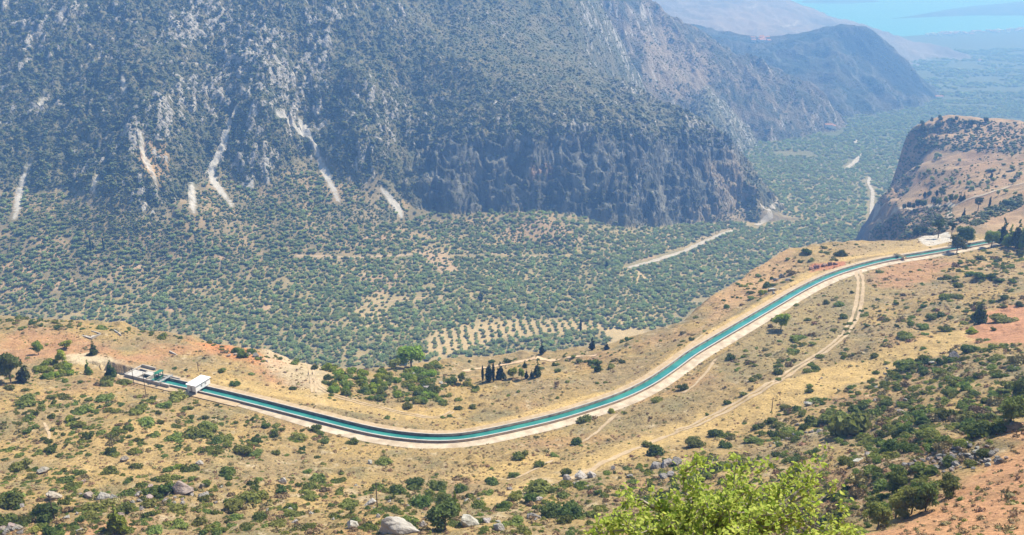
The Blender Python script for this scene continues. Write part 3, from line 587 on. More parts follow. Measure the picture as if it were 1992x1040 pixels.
track([(1735,413),(1775,407),(1812,403.5),(1847,397),(1885,387),(1920,377),(1952,367),(1992,356),(2040,345)], 'headland_road', 3.6, 0, M_GRAVEL, .5)
track([(1851,398),(1846,412),(1848,425)], 'footpath', 3.2, 0, M_GRAVEL, .5)
track([(1692,345),(1690,357),(1697,372),(1697,390),(1706,398),(1713,407)], 'footpath', 7.0, 0, M_BED, .8)
track([(1692,462),(1697,446),(1710,431),(1728,416)], 'footpath', 2.6, 0, M_DIRT, .5)
for px_ in ([(1213,562),(1219,545),(1228,528)], [(747,640),(752,615),(762,592)], [(866,576),(800,580),(745,588),(690,600)]): track(px_, 'dirt_track', 2.6, 0, M_DIRT, .3)
ribbon('dry_riverbed', pxline([(1222,521),(1270,508),(1330,489),(1385,464),(1428,448)], 4), 8, M_BED, .5, wob=.5)
ribbon('dry_riverbed', pxline([(1470,438),(1486,430),(1498,419),(1492,407),(1478,396)], 4), 9, M_BED, .5, wob=.6)
ribbon('dry_riverbed', pxline([(1643,329),(1650,325),(1663,315),(1671,302),(1669,288),(1664,272)], 6), 10, M_BED, .8, wob=.9)
ribbon('dry_riverbed', pxline([(1502,406),(1512,394),(1530,384)], 6), 8, M_BED, .6, wob=.9)

# ------------------------------------------------------------------ the canal
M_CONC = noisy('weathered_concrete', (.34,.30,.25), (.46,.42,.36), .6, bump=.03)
M_CONCD = noisy('shade_dark_concrete', (.10,.09,.075), (.30,.27,.21), .35, bump=.04)  # shade on the far wall's inner face put into a darker concrete colour
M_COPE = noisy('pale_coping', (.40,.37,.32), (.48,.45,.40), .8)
mw, nt_, b_ = mat('canal_water', (.025,.185,.18), .12, .5)
n1 = node(nt_, 'ShaderNodeTexNoise'); n1.inputs['Scale'].default_value = .8; n1.inputs['Detail'].default_value = 5; tc = node(nt_, 'ShaderNodeTexCoord'); nt_.links.new(tc.outputs['Object'], n1.inputs['Vector'])
bp = node(nt_, 'ShaderNodeBump'); bp.inputs['Distance'].default_value = .06; bp.inputs['Strength'].default_value = .6; nt_.links.new(n1.outputs[0], bp.inputs['Height']); nt_.links.new(bp.outputs[0], b_.inputs['Normal'])
nz = node(nt_, 'ShaderNodeTexNoise'); nz.inputs['Scale'].default_value = .12; nz.inputs['Detail'].default_value = 4; nt_.links.new(tc.outputs['Object'], nz.inputs['Vector'])
rz_ = node(nt_, 'ShaderNodeValToRGB'); rz_.color_ramp.elements[0].position = .35; rz_.color_ramp.elements[0].color = (.018,.14,.125,1); rz_.color_ramp.elements[1].position = .65; rz_.color_ramp.elements[1].color = (.042,.225,.185,1); nt_.links.new(nz.outputs[0], rz_.inputs[0]); nt_.links.new(rz_.outputs[0], b_.inputs['Base Color'])
def sweep(name, prof, idx, m, parent=None, smooth=False, **kw):            # profile of (side, z) pairs carried along the canal
    L = CANAL[idx]; N = CN[idx]; k = len(prof); V, F = [], []
    for p, n in zip(L, N):
        for s, z in prof: V.append((p[0]+n[0]*s, p[1]+n[1]*s, ZC + z))
    for i in range(len(L)-1):
        for j in range(k):
            a = i*k + j; b = i*k + (j+1) % k; F.append((a, b, b+k, a+k))
    me = mesh_np(name, V, F, m, smooth)
    bm = bmesh.new(); bm.from_mesh(me); bmesh.ops.holes_fill(bm, edges=bm.edges, sides=0); bmesh.ops.recalc_face_normals(bm, faces=bm.faces); bm.to_mesh(me); bm.free()
    return link(name, me, parent, **kw)
ic = along(243, 2060); ix = along(236, 2060)
canal = link('irrigation_canal', None, label='long concrete irrigation canal of turquoise water curving along the dry hillside', cat='canal')
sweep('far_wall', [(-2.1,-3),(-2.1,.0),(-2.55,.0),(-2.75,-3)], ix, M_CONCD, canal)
sweep('far_coping', [(-2.05,.003),(-2.05,.10),(-2.65,.10),(-2.65,.003)], ix, M_CONC, canal)
M_CONCW = noisy('brown_concrete', (.20,.135,.085), (.34,.25,.17), .5, bump=.04)  # browner and darker than the coping above
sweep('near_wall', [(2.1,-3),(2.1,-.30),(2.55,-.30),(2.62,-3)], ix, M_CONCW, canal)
sweep('near_coping', [(2.02,-.297),(2.02,-.18),(2.62,-.18),(2.62,-.297)], ix, M_COPE, canal)
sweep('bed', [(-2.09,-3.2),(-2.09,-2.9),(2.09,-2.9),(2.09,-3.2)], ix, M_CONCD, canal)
L = CANAL[ic]; N = CN[ic]; V = []; F = []
for p, n in zip(L, N): V += [(p[0]-n[0]*2.098, p[1]-n[1]*2.098, ZC-1.05), (p[0]+n[0]*2.098, p[1]+n[1]*2.098, ZC-1.05)]
for i in range(len(L)-1): F.append((2*i, 2*i+1, 2*i+3, 2*i+2))
link('canal_water', mesh_np('canal_water', V, F, mw), kind='structure')

# boxes in a local frame along the canal at a picture column
def frame_at(u):
    i = int(np.argmin(np.abs(cu-u))); n = CN[i]; ang = math.atan2(n[1], n[0]) + pi/2     # local x along the canal (leftwards->right), local -y = camera side
    return (CANAL[i][0], CANAL[i][1], ZC), ang
class MB:
    def __init__(s): s.V = []; s.F = []; s.M = []
    def box(s, x0, x1, y0, y1, z0, z1, m=0, rot=None):
        b = len(s.V); P = [(x, y, z) for z in (z0, z1) for y in (y0, y1) for x in (x0, x1)]
        if rot: P = [rot(p) for p in P]
        s.V += P; s.F += [tuple(b+i for i in f) for f in ((0,2,3,1),(4,5,7,6),(0,1,5,4),(2,6,7,3),(0,4,6,2),(1,3,7,5))]; s.M += [m]*6; return s
    def bar(s, p, q, r, m=0, n=6, r2=None):
        p = np.array(p, float); q = np.array(q, float); d = q-p; d /= np.linalg.norm(d); a = np.cross(d, (0,0,1) if abs(d[2]) < .9 else (1,0,0)); a /= np.linalg.norm(a); c = np.cross(d, a); b = len(s.V)
        r2 = r if r2 is None else r2
        for o, rad in ((p, r), (q, r2)):
            for i in range(n): t = 2*pi*i/n; s.V.append(tuple(o + (a*cos(t)+c*sin(t))*rad))
        for i in range(n): j = (i+1) % n; s.F.append((b+i, b+j, b+n+j, b+n+i)); s.M.append(m)
        s.F.append(tuple(b+i for i in range(n))[::-1]); s.F.append(tuple(b+n+i for i in range(n))); s.M += [m, m]; return s
    def build(s, name, m, parent=None, bev=0, **kw):
        me = bpy.data.meshes.new(name); me.from_pydata(s.V, [], s.F); ms_ = m if isinstance(m, (list, tuple)) else [m]
        for x in ms_: me.materials.append(x)
        for p, k_ in zip(me.polygons, s.M): p.material_index = min(k_, len(ms_)-1)
        bm = bmesh.new(); bm.from_mesh(me); bmesh.ops.recalc_face_normals(bm, faces=bm.faces)
        if bev: bmesh.ops.bevel(bm, geom=list(bm.edges), offset=bev, segments=1, affect='EDGES')
        bm.to_mesh(me); bm.free(); return link(name, me, parent, **kw)
M_WHITE = noisy('white_paint', (.74,.73,.71), (.82,.81,.80), .4)
M_WROOF = noisy('white_roof', (.78,.77,.76), (.84,.83,.82), .5)
M_STEELG = noisy('green_paint', (.02,.12,.075), (.035,.17,.10), .8, .6)
M_GREY = noisy('grey_steel', (.28,.27,.25), (.38,.37,.34), 1.0, .6)
M_YEL = noisy('yellowed_concrete', (.55,.44,.24), (.64,.53,.32), 1.2)
M_WOOD = noisy('creosoted_wood', (.07,.05,.035), (.13,.095,.065), 2.0, stretch=(1,1,.1))
M_DARK, _, _ = mat('dark_opening', (.02,.02,.02), .9)
# white gatehouse bridging the channel
o, a = frame_at(381); gh = link('canal_gatehouse', None, loc=o, rz=a, label='white flat-roofed gatehouse standing across the canal on short legs', cat='gatehouse')
MB().box(-2.4,2.4,-4.4,4.8,.15,3.0).build('wall', M_WHITE, gh, .03)
MB().box(-2.75,2.75,-4.75,5.15,3.003,3.28).build('roof', M_WROOF, gh, .04)
for x in (-2.1, 2.1):
    for y in (-4.0, 3.6): MB().box(x-.22,x+.22,y-.22,y+.22,-3.0,.147).build('leg', M_WHITE, gh)
for y in (-1.2, 1.4): MB().box(2.403,2.44,y,y+.9,1.2,2.1).build('vent', M_GREY, gh)
MB().box(-.5,.5,-4.44,-4.403,.15,2.25).build('door', M_GREY, gh)
# concrete basins with sluice at the head of the canal
o, a = frame_at(300); bs = link('concrete_basin', None, loc=o, rz=a, label='open concrete settling basin with cross walls at the left end of the canal', cat='basin')
for nm, b in (('side_wall', (-11.5,12.5,3.0,3.5,-2.5,.55)), ('side_wall', (-14,12.5,-3.6,-3.1,-2.5,.35)), ('end_wall', (-14,-13.5,-3.09,6.6,-2.5,.45)), ('cross_wall', (-6.3,-5.8,-3.09,2.99,-2.5,.62)), ('cross_wall', (-1.2,-.7,-3.09,2.99,-2.5,.70)),
              ('cross_wall', (-13.4,-5.0,6.1,6.6,-2.0,.9)), ('slab', (-5.7,-1.3,.2,2.9,-.2,.5)), ('slab', (-13.4,-6.4,-3.0,2.9,-.6,.1))):
    MB().box(*b).build(nm, M_COPE if nm == 'slab' else M_CONC, bs, .03)
MB().box(-.6,4.5,-3.05,2.95,-2.6,-1.04).build('water', mw, bs)
sl = link('sluice_gate', None, loc=o, rz=a, label='green steel sluice gate frame standing over the basin', cat='sluice gate')
for y in (-2.4, 0, 2.4): MB().box(3.2,3.5,y-.12,y+.12,-2.4,2.9).build('post', M_STEELG, sl)
MB().box(3.05,3.65,-2.6,2.6,2.903,3.2).build('beam', M_STEELG, sl); MB().box(2.2,4.6,-1.9,2.2,3.25,3.34).build('canopy', M_STEELG, sl)
for y in (-1.2, 1.2): MB().box(3.3,3.4,y-1.05,y+1.05,-2.3,.9).build('gate_leaf', M_STEELG, sl)
for y in (-1.2, 1.2): MB().bar((3.35,y,.9),(3.35,y,2.9),.06).build('screw_stem', M_GREY, sl)
cw = link('catwalk', None, loc=o, rz=a, label='grey railed catwalk crossing the canal between sluice gate and white gatehouse', cat='catwalk')
MB().box(6.4,7.7,-4.2,4.2,.6,.72).build('deck', M_GREY, cw)
m_ = MB()
for y in np.linspace(-4.1, 4.1, 6): m_.bar((6.45,y,.72),(6.45,y,1.75),.035).bar((7.65,y,.72),(7.65,y,1.75),.035)
for x in (6.45, 7.65): m_.bar((x,-4.1,1.75),(x,4.1,1.75),.035).bar((x,-4.1,1.25),(x,4.1,1.25),.025)
m_.build('railing', M_GREY, cw)
for y in (-3.9, 3.9): MB().box(6.5,7.6,y-.25,y+.25,-2.0,.597).build('pier', M_CONC, cw)
for i in range(3):
    x = (-9.5,-3.2,1.6)[i]; MB().bar((0,0,0),(0,0,2.6),.05).box(-.25,.25,-.05,.05,2.2,2.35).build('gauge_post', M_GREY, None, loc=tuple(np.array(o) + np.array((cos(a)*x - sin(a)*2.7*(1,-1,1)[i], sin(a)*x + cos(a)*2.7*(1,-1,1)[i], .55))),
        label='thin steel post with a plate on the basin, ' + ('at the closed left end','on the near wall','by the green gate')[i], cat='post')
# yellow footbridge over the canal at the far end
o, a = frame_at(1749); fb = link('footbridge', None, loc=o, rz=a, label='narrow yellowish concrete footbridge over the far right end of the canal', cat='footbridge')
MB().box(-1.1,1.1,-4.0,4.6,.14,.40).build('deck', M_YEL, fb, .03)
for x in (-1.0, .9): MB().box(x,x+.12,-4.0,4.6,.403,1.1).build('parapet', M_YEL, fb)
# concrete tank on the left ridge, posts and walls
h = hit(178, 651); tk = link('water_tank', None, loc=(h[0], h[1], h[2]-.25), rz=-.5, label='square open concrete tank with pale floor on the red ridge top left', cat='water tank')
MB().box(-3.6,3.6,-2.6,2.6,-2.6,.1).build('floor_slab', M_CONC, tk)
for b in ((-3.6,3.6,2.603,2.95,-2.6,.9),(3.603,3.95,-2.6,2.95,-2.6,.9),(-3.95,-3.603,-2.6,2.95,-2.6,.4),(-3.95,3.95,-2.95,-2.603,-2.6,.3)): MB().box(*b).build('wall', M_CONC, tk)
h = hit(1042, 832); mk = link('canal_marker', None, loc=h[:3], label='pale concrete marker post with cap beside the service road right of the canal bend', cat='marker post')
MB().box(-.18,.18,-.18,.18,-.3,2.3).build('post', M_CONC, mk, .02); MB().box(-.7,.7,-.35,.35,2.303,2.55).build('cap', M_COPE, mk, .02)
for i, (u0, v0, u1, v1, t_) in enumerate([(222,643,236,653,'short broken concrete wall on the ridge right of the open tank'), (330,684,352,692,'low broken wall of pale slabs on the slope right of the basin'), (22,613,36,615,'low pale wall on the ridge at the left edge of the picture')]):
    a0, a1 = hit(u0, v0), hit(u1, v1)
    if not a0 or not a1: continue
    d = np.array(a1[:2])-np.array(a0[:2]); L_ = np.linalg.norm(d); an = math.atan2(d[1], d[0])
    MB().box(0,L_*.55,-.2,.2,-1.2,.7).box(L_*.6,L_,-.2,.2,-1.2,.5).build('broken_wall', M_COPE, None, loc=a0[:3], rz=an, label=t_, cat='wall')
# timber power poles
for u, v, hp, t_ in [(107,1011,43,'leaning among boulders on the lower left slope'),(261,748,29,'left of two beside the basin'),(284,768,36,'right of two beside the basin, in front of the near wall'),(219,872,25,'behind the dark round shrub on the left slope'),(734,989,49,'by the white boulder above the bottom edge'),(1501,801,26,'on the dry golden slope right of the canal'),(386,722,17,'behind the white gatehouse on the far bank')]:
    h = hit(u, v)
    if not h: continue
    dist = math.sqrt(h[0]**2 + h[1]**2 + (h[2]-CAMZ)**2); H = hp*dist/FPX/.86
    p_ = link('utility_pole', None, loc=h[:3], label='dark timber utility pole ' + t_, cat='utility pole', group='timber utility poles'); p_.rotation_euler = (0, -.05 if u == 107 else 0, R.uniform(-.6,.6))
    MB().bar((0,0,-.6),(0,0,H),.17,r2=.11).build('shaft', M_WOOD, p_)
    MB().box(-.95,.95,-.06,.06,H-.75,H-.6).build('crossarm', M_WOOD, p_)
    for x in (-.85,0,.85): MB().bar((x,0,H-.6),(x,0,H-.35),.05).build('insulator', M_CONC, p_)
# houses far away
M_HW = noisy('house_plaster', (.68,.66,.62), (.78,.76,.72), .1); M_HR = noisy('tile_roof', (.36,.17,.10), (.45,.24,.15), .2)
def house(loc, wx, wy, hh, rz, label, group, flat):
    t = link('house', None, loc=loc, rz=rz, label=label, cat='house', group=group)
    MB().box(-wx/2,wx/2,-wy/2,wy/2,-3,hh).build('wall', M_HW, t)
    if flat: MB().box(-wx/2-.3,wx/2+.3,-wy/2-.3,wy/2+.3,hh+.01,hh+.5).build('roof', M_HW, t)
    else:
        me = bpy.data.meshes.new('roof'); e = .5; z = hh+.01
        me.from_pydata([(-wx/2-e,-wy/2-e,z),(wx/2+e,-wy/2-e,z),(wx/2+e,wy/2+e,z),(-wx/2-e,wy/2+e,z),(-wx/2-e,0,z+wy*.3),(wx/2+e,0,z+wy*.3)], [], [(0,1,5,4),(2,3,4,5),(0,4,3),(1,2,5),(3,2,1,0)]); me.materials.append(M_HR); link('roof', me, t)
n = 0
while n < 95:
    u = R.uniform(1800, 1992); v = 66 - (u-1800)*.055 + R.gauss(0, 2.6) + (3 if R.random() < .3 else 0)
    p = at_h(u, v, 578)
    if p[1] > np.interp(p[0], sx, sy) - 15: continue
    house((p[0], p[1], gz(p[0], p[1])), R.uniform(14,34), R.uniform(12,18), R.uniform(6,15), R.uniform(-.6,.6), 'white building in the distant seaside town along the shore', 'houses of the seaside town', R.random() < .6); n += 1
for k_ in range(14):
    u = R.uniform(1462, 1500); h = hit(u, 77 + R.uniform(-3.5, 4), 2600)
    if h: house(h[:3], R.uniform(12,20), R.uniform(10,14), R.uniform(6,9), R.uniform(-.5,.5), 'pale house of the hamlet in the saddle between far ridges', 'houses in the saddle', False)
for u, v, wd_ in [(1905,119,26),(1826,190,30),(1612,246,22),(1618,248,18)]:
    h = hit(u, v)
    if h: house(h[:3], wd_, 12, 6, R.uniform(-.4,.4), 'lone pale building on the plain at the foot of the %s' % ('far hill spur' if v < 150 else 'dark peaked hill') if v < 200 else ('pale farm building at the rocky ridge foot, ' + ('wider of two' if u == 1612 else 'smaller of two')), None, False)
# ------------------------------------------------------------------ foliage
def leafy(name, c0, c1, scale=1.2, rnd=.28, trans=.25):
    m = noisy(name, c0, c1, scale, .75, rnd=rnd, spec=.25); nt = m.node_tree; b = nt.nodes['Principled BSDF']; out = nt.nodes['Material Output']
    tr = node(nt, 'ShaderNodeBsdfTranslucent'); mx = node(nt, 'ShaderNodeMixShader'); mx.inputs[0].default_value = trans
    nt.links.new(b.inputs['Base Color'].links[0].from_socket, tr.inputs[0]); nt.links.new(b.outputs[0], mx.inputs[1]); nt.links.new(tr.outputs[0], mx.inputs[2]); nt.links.new(mx.outputs[0], out.inputs[0]); return m
L_DARK = leafy('dark_oak_leaves', (.085,.120,.022), (.17,.21,.045), trans=.42)
L_GREEN = leafy('scrub_leaves', (.15,.19,.035), (.26,.29,.07), trans=.42)
L_BRIGHT = leafy('young_pine_needles', (.19,.26,.025), (.31,.37,.05), trans=.4)
L_PINE = leafy('pine_needles', (.065,.10,.020), (.13,.175,.036), trans=.35)
L_CYP = leafy('cypress_needles', (.022,.040,.018), (.045,.068,.026), trans=.2)
L_OLIVE = leafy('olive_leaves', (.27,.345,.125), (.40,.47,.22), trans=.5)
L_GREY = leafy('grey_heath_twigs', (.22,.185,.08), (.31,.24,.105), trans=.1)
L_BROWN = leafy('dry_brown_heath', (.23,.165,.08), (.32,.22,.10), trans=.1)
L_MSCRUB = leafy('mountain_scrub_leaves', (.105,.135,.048), (.19,.215,.085), rnd=.32, trans=.35)
M_BARK = noisy('bark', (.10,.075,.05), (.18,.14,.10), 3, bump=.03, stretch=(1,1,.25))
def cards(n, lobes, size, rng, flat=.5, inner=.62, asp=1.0):
    """leaf clumps spread through the outer shell of several lobes"""
    lb = np.array(lobes, float); vol = (lb[:, 3]*lb[:, 4]*lb[:, 5])**(2/3); k = rng.choice(len(lb), n, p=vol/vol.sum())
    d = rng.normal(size=(n, 3)); d /= np.linalg.norm(d, axis=1)[:, None]; d[:, 2] = np.where(d[:, 2] < -.45, -d[:, 2], d[:, 2])
    r = inner + (1.04-inner)*rng.random(n)**.6
    P = lb[k, :3] + d*lb[k, 3:]*r[:, None]
    nn = d*1.0 + rng.normal(size=(n, 3))*flat; nn /= np.linalg.norm(nn, axis=1)[:, None]
    t = np.cross(nn, rng.normal(size=(n, 3))); t /= np.linalg.norm(t, axis=1)[:, None]; b = np.cross(nn, t); s = size*rng.uniform(.6, 1.35, n)[:, None]
    V = np.stack([P + t*s*asp, P + b*s*.55 + nn*s*.2, P - t*s*asp, P - b*s*.55 + nn*s*.2], 1).reshape(-1, 3)
    return V, np.arange(4*n).reshape(n, 4)
_ico = {}
def ico(sub):
    if sub not in _ico:
        bm = bmesh.new(); bmesh.ops.create_icosphere(bm, subdivisions=sub, radius=1); _ico[sub] = (np.array([v.co for v in bm.verts]), np.array([[v.index for v in f.verts] for f in bm.faces])); bm.free()
    return _ico[sub]
def blobs(lobes, sub, rng, jit=.2):
    V, F, o = [], [], 0; iv, fi = ico(sub)
    for l in lobes:
        l = np.array(l, float); v = iv*(1 + rng.normal(size=(len(iv), 1))*jit)*l[3:] + l[:3]; V.append(v); F.append(fi + o); o += len(iv)
    return np.concatenate(V), np.concatenate(F)
def tri(Q): return np.concatenate([Q[:, [0,1,2]], Q[:, [0,2,3]]])
def merge(*parts):
    V, F, o = [], [], 0
    for v, f in parts: f = tri(f) if f.shape[1] == 4 else f; V.append(v); F.append(f+o); o += len(v)
    return np.concatenate(V), np.concatenate(F)
def bush_lobes(rng, n=6, flat=.75):
    L_ = [(0,0,.32*flat,.55,.55,.5*flat)]
    for i in range(n):
        a_ = rng.random()*2*pi; r_ = rng.uniform(.3,.62); s_ = rng.uniform(.3,.48); L_.append((cos(a_)*r_, sin(a_)*r_, rng.uniform(.15,.6)*flat, s_, s_, s_*rng.uniform(.8,1.1)*flat*1.15))
    return L_
def bush_mesh(seed, n=700, size=.10, flat=.75, lob=6):
    rng = np.random.default_rng(seed); lb = bush_lobes(rng, lob, flat)
    return merge(cards(n, lb, size, rng), blobs([(l[0],l[1],l[2],l[3]*.72,l[4]*.72,l[5]*.72) for l in lb], 1, rng, .12))
def far_tree(seed, lob=5, flat=.8, n=70, trunk=True, cs=.16, core=1.0):
    rng = np.random.default_rng(seed); lb = [(l[0], l[1], l[2]+.18*trunk, *l[3:]) for l in bush_lobes(rng, lob, flat)]
    return merge(blobs([(l[0], l[1], l[2], l[3]*core, l[4]*core, l[5]*core) for l in lb], 1, rng, .16), cards(n, lb, cs, rng, inner=.85 if core == 1 else .7, flat=.9))

# ---- stuff: one object whose mesh holds a few patterns and the points they stand on
def stuff(name, protos, mats, pts, scale, rng, label, cat, zs=None, tilt=.12):
    """protos: list of (V, F, material index)"""
    pts = np.asarray(pts, float)
    if len(pts) == 0: return
    Vs, Fs, mi, tag, o = [], [], [], [], 0
    for k_, (v, f, m_) in enumerate(protos):
        f = tri(f) if f.shape[1] == 4 else f
        Vs.append(v); Fs.append(f+o); mi += [m_]*len(f); tag += [k_]*len(v); o += len(v)
    n = len(pts); var = rng.integers(0, len(protos), n)
    me = mesh_np(name, np.concatenate(Vs + [pts]), np.concatenate(Fs), mats, fm=mi)
    assert len(me.vertices) == o + n
    a1 = me.attributes.new('variant', 'INT', 'POINT'); a1.data.foreach_set('value', np.concatenate([np.array(tag), var]).astype(np.int32))
    a2 = me.attributes.new('spot', 'INT', 'POINT'); a2.data.foreach_set('value', np.concatenate([np.zeros(o), np.ones(n)]).astype(np.int32))
    sc = np.ones((o+n, 3)); s = np.asarray(scale, float); sc[o:, :2] = s[:, None]; sc[o:, 2] = s*(rng.uniform(.8, 1.2, n) if zs is None else zs)
    a3 = me.attributes.new('size3', 'FLOAT_VECTOR', 'POINT'); a3.data.foreach_set('vector', sc.astype(np.float32).ravel())
    ro = np.zeros((o+n, 3)); ro[o:, 2] = rng.random(n)*2*pi; ro[o:, :2] = rng.normal(size=(n, 2))*tilt
    a4 = me.attributes.new('turn', 'FLOAT_VECTOR', 'POINT'); a4.data.foreach_set('vector', ro.astype(np.float32).ravel())
    ob = link(name, me, kind='stuff', label=label, cat=cat)
    ng = bpy.data.node_groups.new(name + '_scatter', 'GeometryNodeTree'); ng.interface.new_socket('Geometry', in_out='INPUT', socket_type='NodeSocketGeometry'); ng.interface.new_socket('Geometry', in_out='OUTPUT', socket_type='NodeSocketGeometry')
    gi = ng.nodes.new('NodeGroupInput'); go = ng.nodes.new('NodeGroupOutput'); jn = ng.nodes.new('GeometryNodeJoinGeometry')
    def attr(nm, t): q = ng.nodes.new('GeometryNodeInputNamedAttribute'); q.data_type = t; q.inputs['Name'].default_value = nm; return q.outputs['Attribute']
    def eq(sock, val): q = ng.nodes.new('FunctionNodeCompare'); q.data_type = 'INT'; q.operation = 'EQUAL'; ng.links.new(sock, q.inputs[2]); q.inputs[3].default_value = val; return q.outputs[0]
    av, asp = attr('variant', 'INT'), attr('spot', 'INT'); s1 = ng.nodes.new('GeometryNodeSeparateGeometry'); s1.domain = 'POINT'
    ng.links.new(gi.outputs[0], s1.inputs[0]); ng.links.new(eq(asp, 1), s1.inputs[1])
    for k_ in range(len(protos)):
        sp = ng.nodes.new('GeometryNodeSeparateGeometry'); sp.domain = 'POINT'; ng.links.new(s1.outputs[0], sp.inputs[0]); ng.links.new(eq(av, k_), sp.inputs[1])
        pr = ng.nodes.new('GeometryNodeSeparateGeometry'); pr.domain = 'POINT'; ng.links.new(s1.outputs[1], pr.inputs[0]); ng.links.new(eq(av, k_), pr.inputs[1])
        ip = ng.nodes.new('GeometryNodeInstanceOnPoints'); ng.links.new(sp.outputs[0], ip.inputs['Points']); ng.links.new(pr.outputs[0], ip.inputs['Instance'])
        ng.links.new(attr('turn', 'FLOAT_VECTOR'), ip.inputs['Rotation']); ng.links.new(attr('size3', 'FLOAT_VECTOR'), ip.inputs['Scale']); ng.links.new(ip.outputs[0], jn.inputs[0])
    ng.links.new(jn.outputs[0], go.inputs[0]); md = ob.modifiers.new('scatter', 'NODES'); md.node_group = ng; return ob
def inpx(u, v, poly): return bool(inside(np.array([u]), np.array([v]), poly)[0])
def spread(poly, n, layers, rng, dens=None, rmin=95, rmax=1e9):
    """n points over a region of the photo, put where they stand on the ground"""
    xs = [p[0] for p in poly]; ys = [p[1] for p in poly]; out = []; t = 0
    while len(out) < n and t < n*12:
        t += 1; u, v = rng.uniform(min(xs), max(xs)), rng.uniform(min(ys), max(ys))
        if not inpx(u, v, poly): continue
        if dens is not None and rng.random() > dens(u, v): continue
        h = hit(u, v)
        if h and h[3] in layers and rmin < math.hypot(h[0], h[1]) < rmax: out.append((*h[:3], u, v))
    return out
G = np.random.default_rng(21)
def near_scree(x, y, d):
    return any(np.min((S_[:, 0]-x)**2 + (S_[:, 1]-y)**2) < d*d for S_ in SCREES if len(S_))
def rock_at(x, y):
    i = int(np.clip(np.searchsorted(rr, math.hypot(x, y))-1, 0, NRR-2)); j = int(np.clip(np.searchsorted(az, math.atan2(x, y))-1, 0, NA-2)); return ROCKM[i, j]
def noise1(x, y, s, sd=0, o=2): return float(fbm(np.array(x/s), np.array(y/s), o, sd))
# mountain scrub
pts, scl = [], []
for x, y, z, u, v in spread([(-30,-20),(1480,-20),(1480,470),(-30,470)], 42000, (L_M,), G):
    k_ = rock_at(x, y); S_ = np.exp(-(((u-1010)/240)**2 + ((v-110)/150)**2))
    cl_ = 780 < u < 1450 and v > 262 + 25*abs(u-1100)/300
    if G.random() < .72*float(woods(np.array(u), np.array(v))) and u < 800: continue
    if G.random() < k_*.7 or near_scree(x, y, 6) or (cl_ and G.random() < .62): continue
    pts.append((x, y, z-.3)); scl.append(G.lognormal(.60, .36)*(1.1 if v > 330 else 1.0)*(.75 if cl_ else 1))
PR = [(*far_tree(s, 4, .85, 26, False), 0) for s in (51, 52, 53)]
stuff('mountain_scrub', PR, [L_MSCRUB], pts, scl, G, 'dark scrub spread over the rocky opposite mountain', 'scrub')
# scrub of the ridges behind
pts, scl = [], []
for x, y, z, u, v in spread([(1080,-5),(1560,-5),(1720,40),(1820,190),(1600,255),(1400,300)], 7000, (L_R2, L_H3), G):
    if noise1(x, y, 90, 5) < -.22: continue
    pts.append((x, y, z-.5)); scl.append(G.lognormal(.75, .35))
stuff('ridge_scrub', PR, [L_MSCRUB], pts, scl, G, 'dark scrub spotting the hazy ridges behind the mountain', 'scrub')
# olive groves over the valley floor: planted in rough rows
OL = [(*far_tree(s, 5 + s % 3, .7, 170, True, .19, .78), 0) for s in (61, 62, 63, 64, 65, 66)]
ODRY = [[(815,665),(850,640),(960,625),(1000,620),(1150,625),(1200,640),(1060,650),(960,665),(880,690),(830,690)], [(1180,640),(1260,640),(1270,680),(1190,680)]]
OCLEAR = [[(805,487),(855,485),(880,510),(900,530),(860,530),(830,505)], [(680,600),(740,560),(770,580),(860,572),(860,582),(760,592),(740,620),(700,620)], [(1020,425),(1080,430),(1120,455),(1000,465)]]
RIV = [smooth_line([h[:2] for h in hits(p)], 5) for p in ([(1222,521),(1270,508),(1330,489),(1385,464),(1428,448)], [(1470,438),(1486,430),(1498,419),(1492,407),(1478,396)], [(1648,327),(1660,317),(1671,303),(1671,292),(1666,283),(1667,276)], [(1692,345),(1690,357),(1697,372),(1697,390),(1706,398)])]
RD = [np.array([h[:2] for h in hits(p)]) for p in ([(580+i*20, 497-.1*(i%5)) for i in range(27)],)]
olv = []
def lattice(x0, x1, y0, y1, sp, rot, jit, keep):
    c_, s_ = cos(rot), sin(rot); cx, cyy = (x0+x1)/2, (y0+y1)/2; R_ = math.hypot(x1-x0, y1-y0)/2; n = int(R_/sp)
    for i in range(-n, n+1):
        for j in range(-n, n+1):
            a_, b_ = i*sp + G.normal()*jit, j*sp + G.normal()*jit; x, y = cx + a_*c_ - b_*s_, cyy + a_*s_ + b_*c_
            if not (x0 < x < x1 and y0 <= y < y1): continue
            z = gz(x, y); u, v = project(x, y, z)
            if not (-40 < u < 2040 and -20 < v < 760): continue
            h = hit(u, v)
            if not h or h[3] != L_V or math.hypot(h[0]-x, h[1]-y) > 30: continue
            k_ = keep(x, y, u, v)
            if k_: olv.append((x, y, z, u, v, k_))
def keep_near(x, y, u, v):
    if v < 460 and u < 820 and near_scree(x, y, 6.5): return 0
    for p in RIV:
        if np.min((p[:, 0]-x)**2 + (p[:, 1]+5-y)**2) < (90 if y < 1420 else 64 if p is RIV[3] else 170): return 0
    if any(np.min((p[:, 0]-x)**2 + (p[:, 1]-y)**2) < 30 for p in RD): return 0
    if any(inpx(u, v, p) for p in ODRY): return 0
    if any(inpx(u, v, p) for p in OCLEAR): return G.uniform(.6, .95) if G.random() < .62 else 0
    q = noise1(x, y, 45, 301, 3); apr = max(0, min(1, (520-v)/90)) if u < 1250 else 0
    if q < -.42 or G.random() < .05 + .38*apr: return 0
    return G.uniform(.5, 1.4)*(1.2 if q > .2 else 1)
lattice(-1000, 900, 760, 1420, 6.0, .35, 1.5, keep_near)
lattice(100, 1400, 1420, 2100, 8.3, .2, 2.2, lambda x, y, u, v: keep_near(x, y, u, v)*1.15)
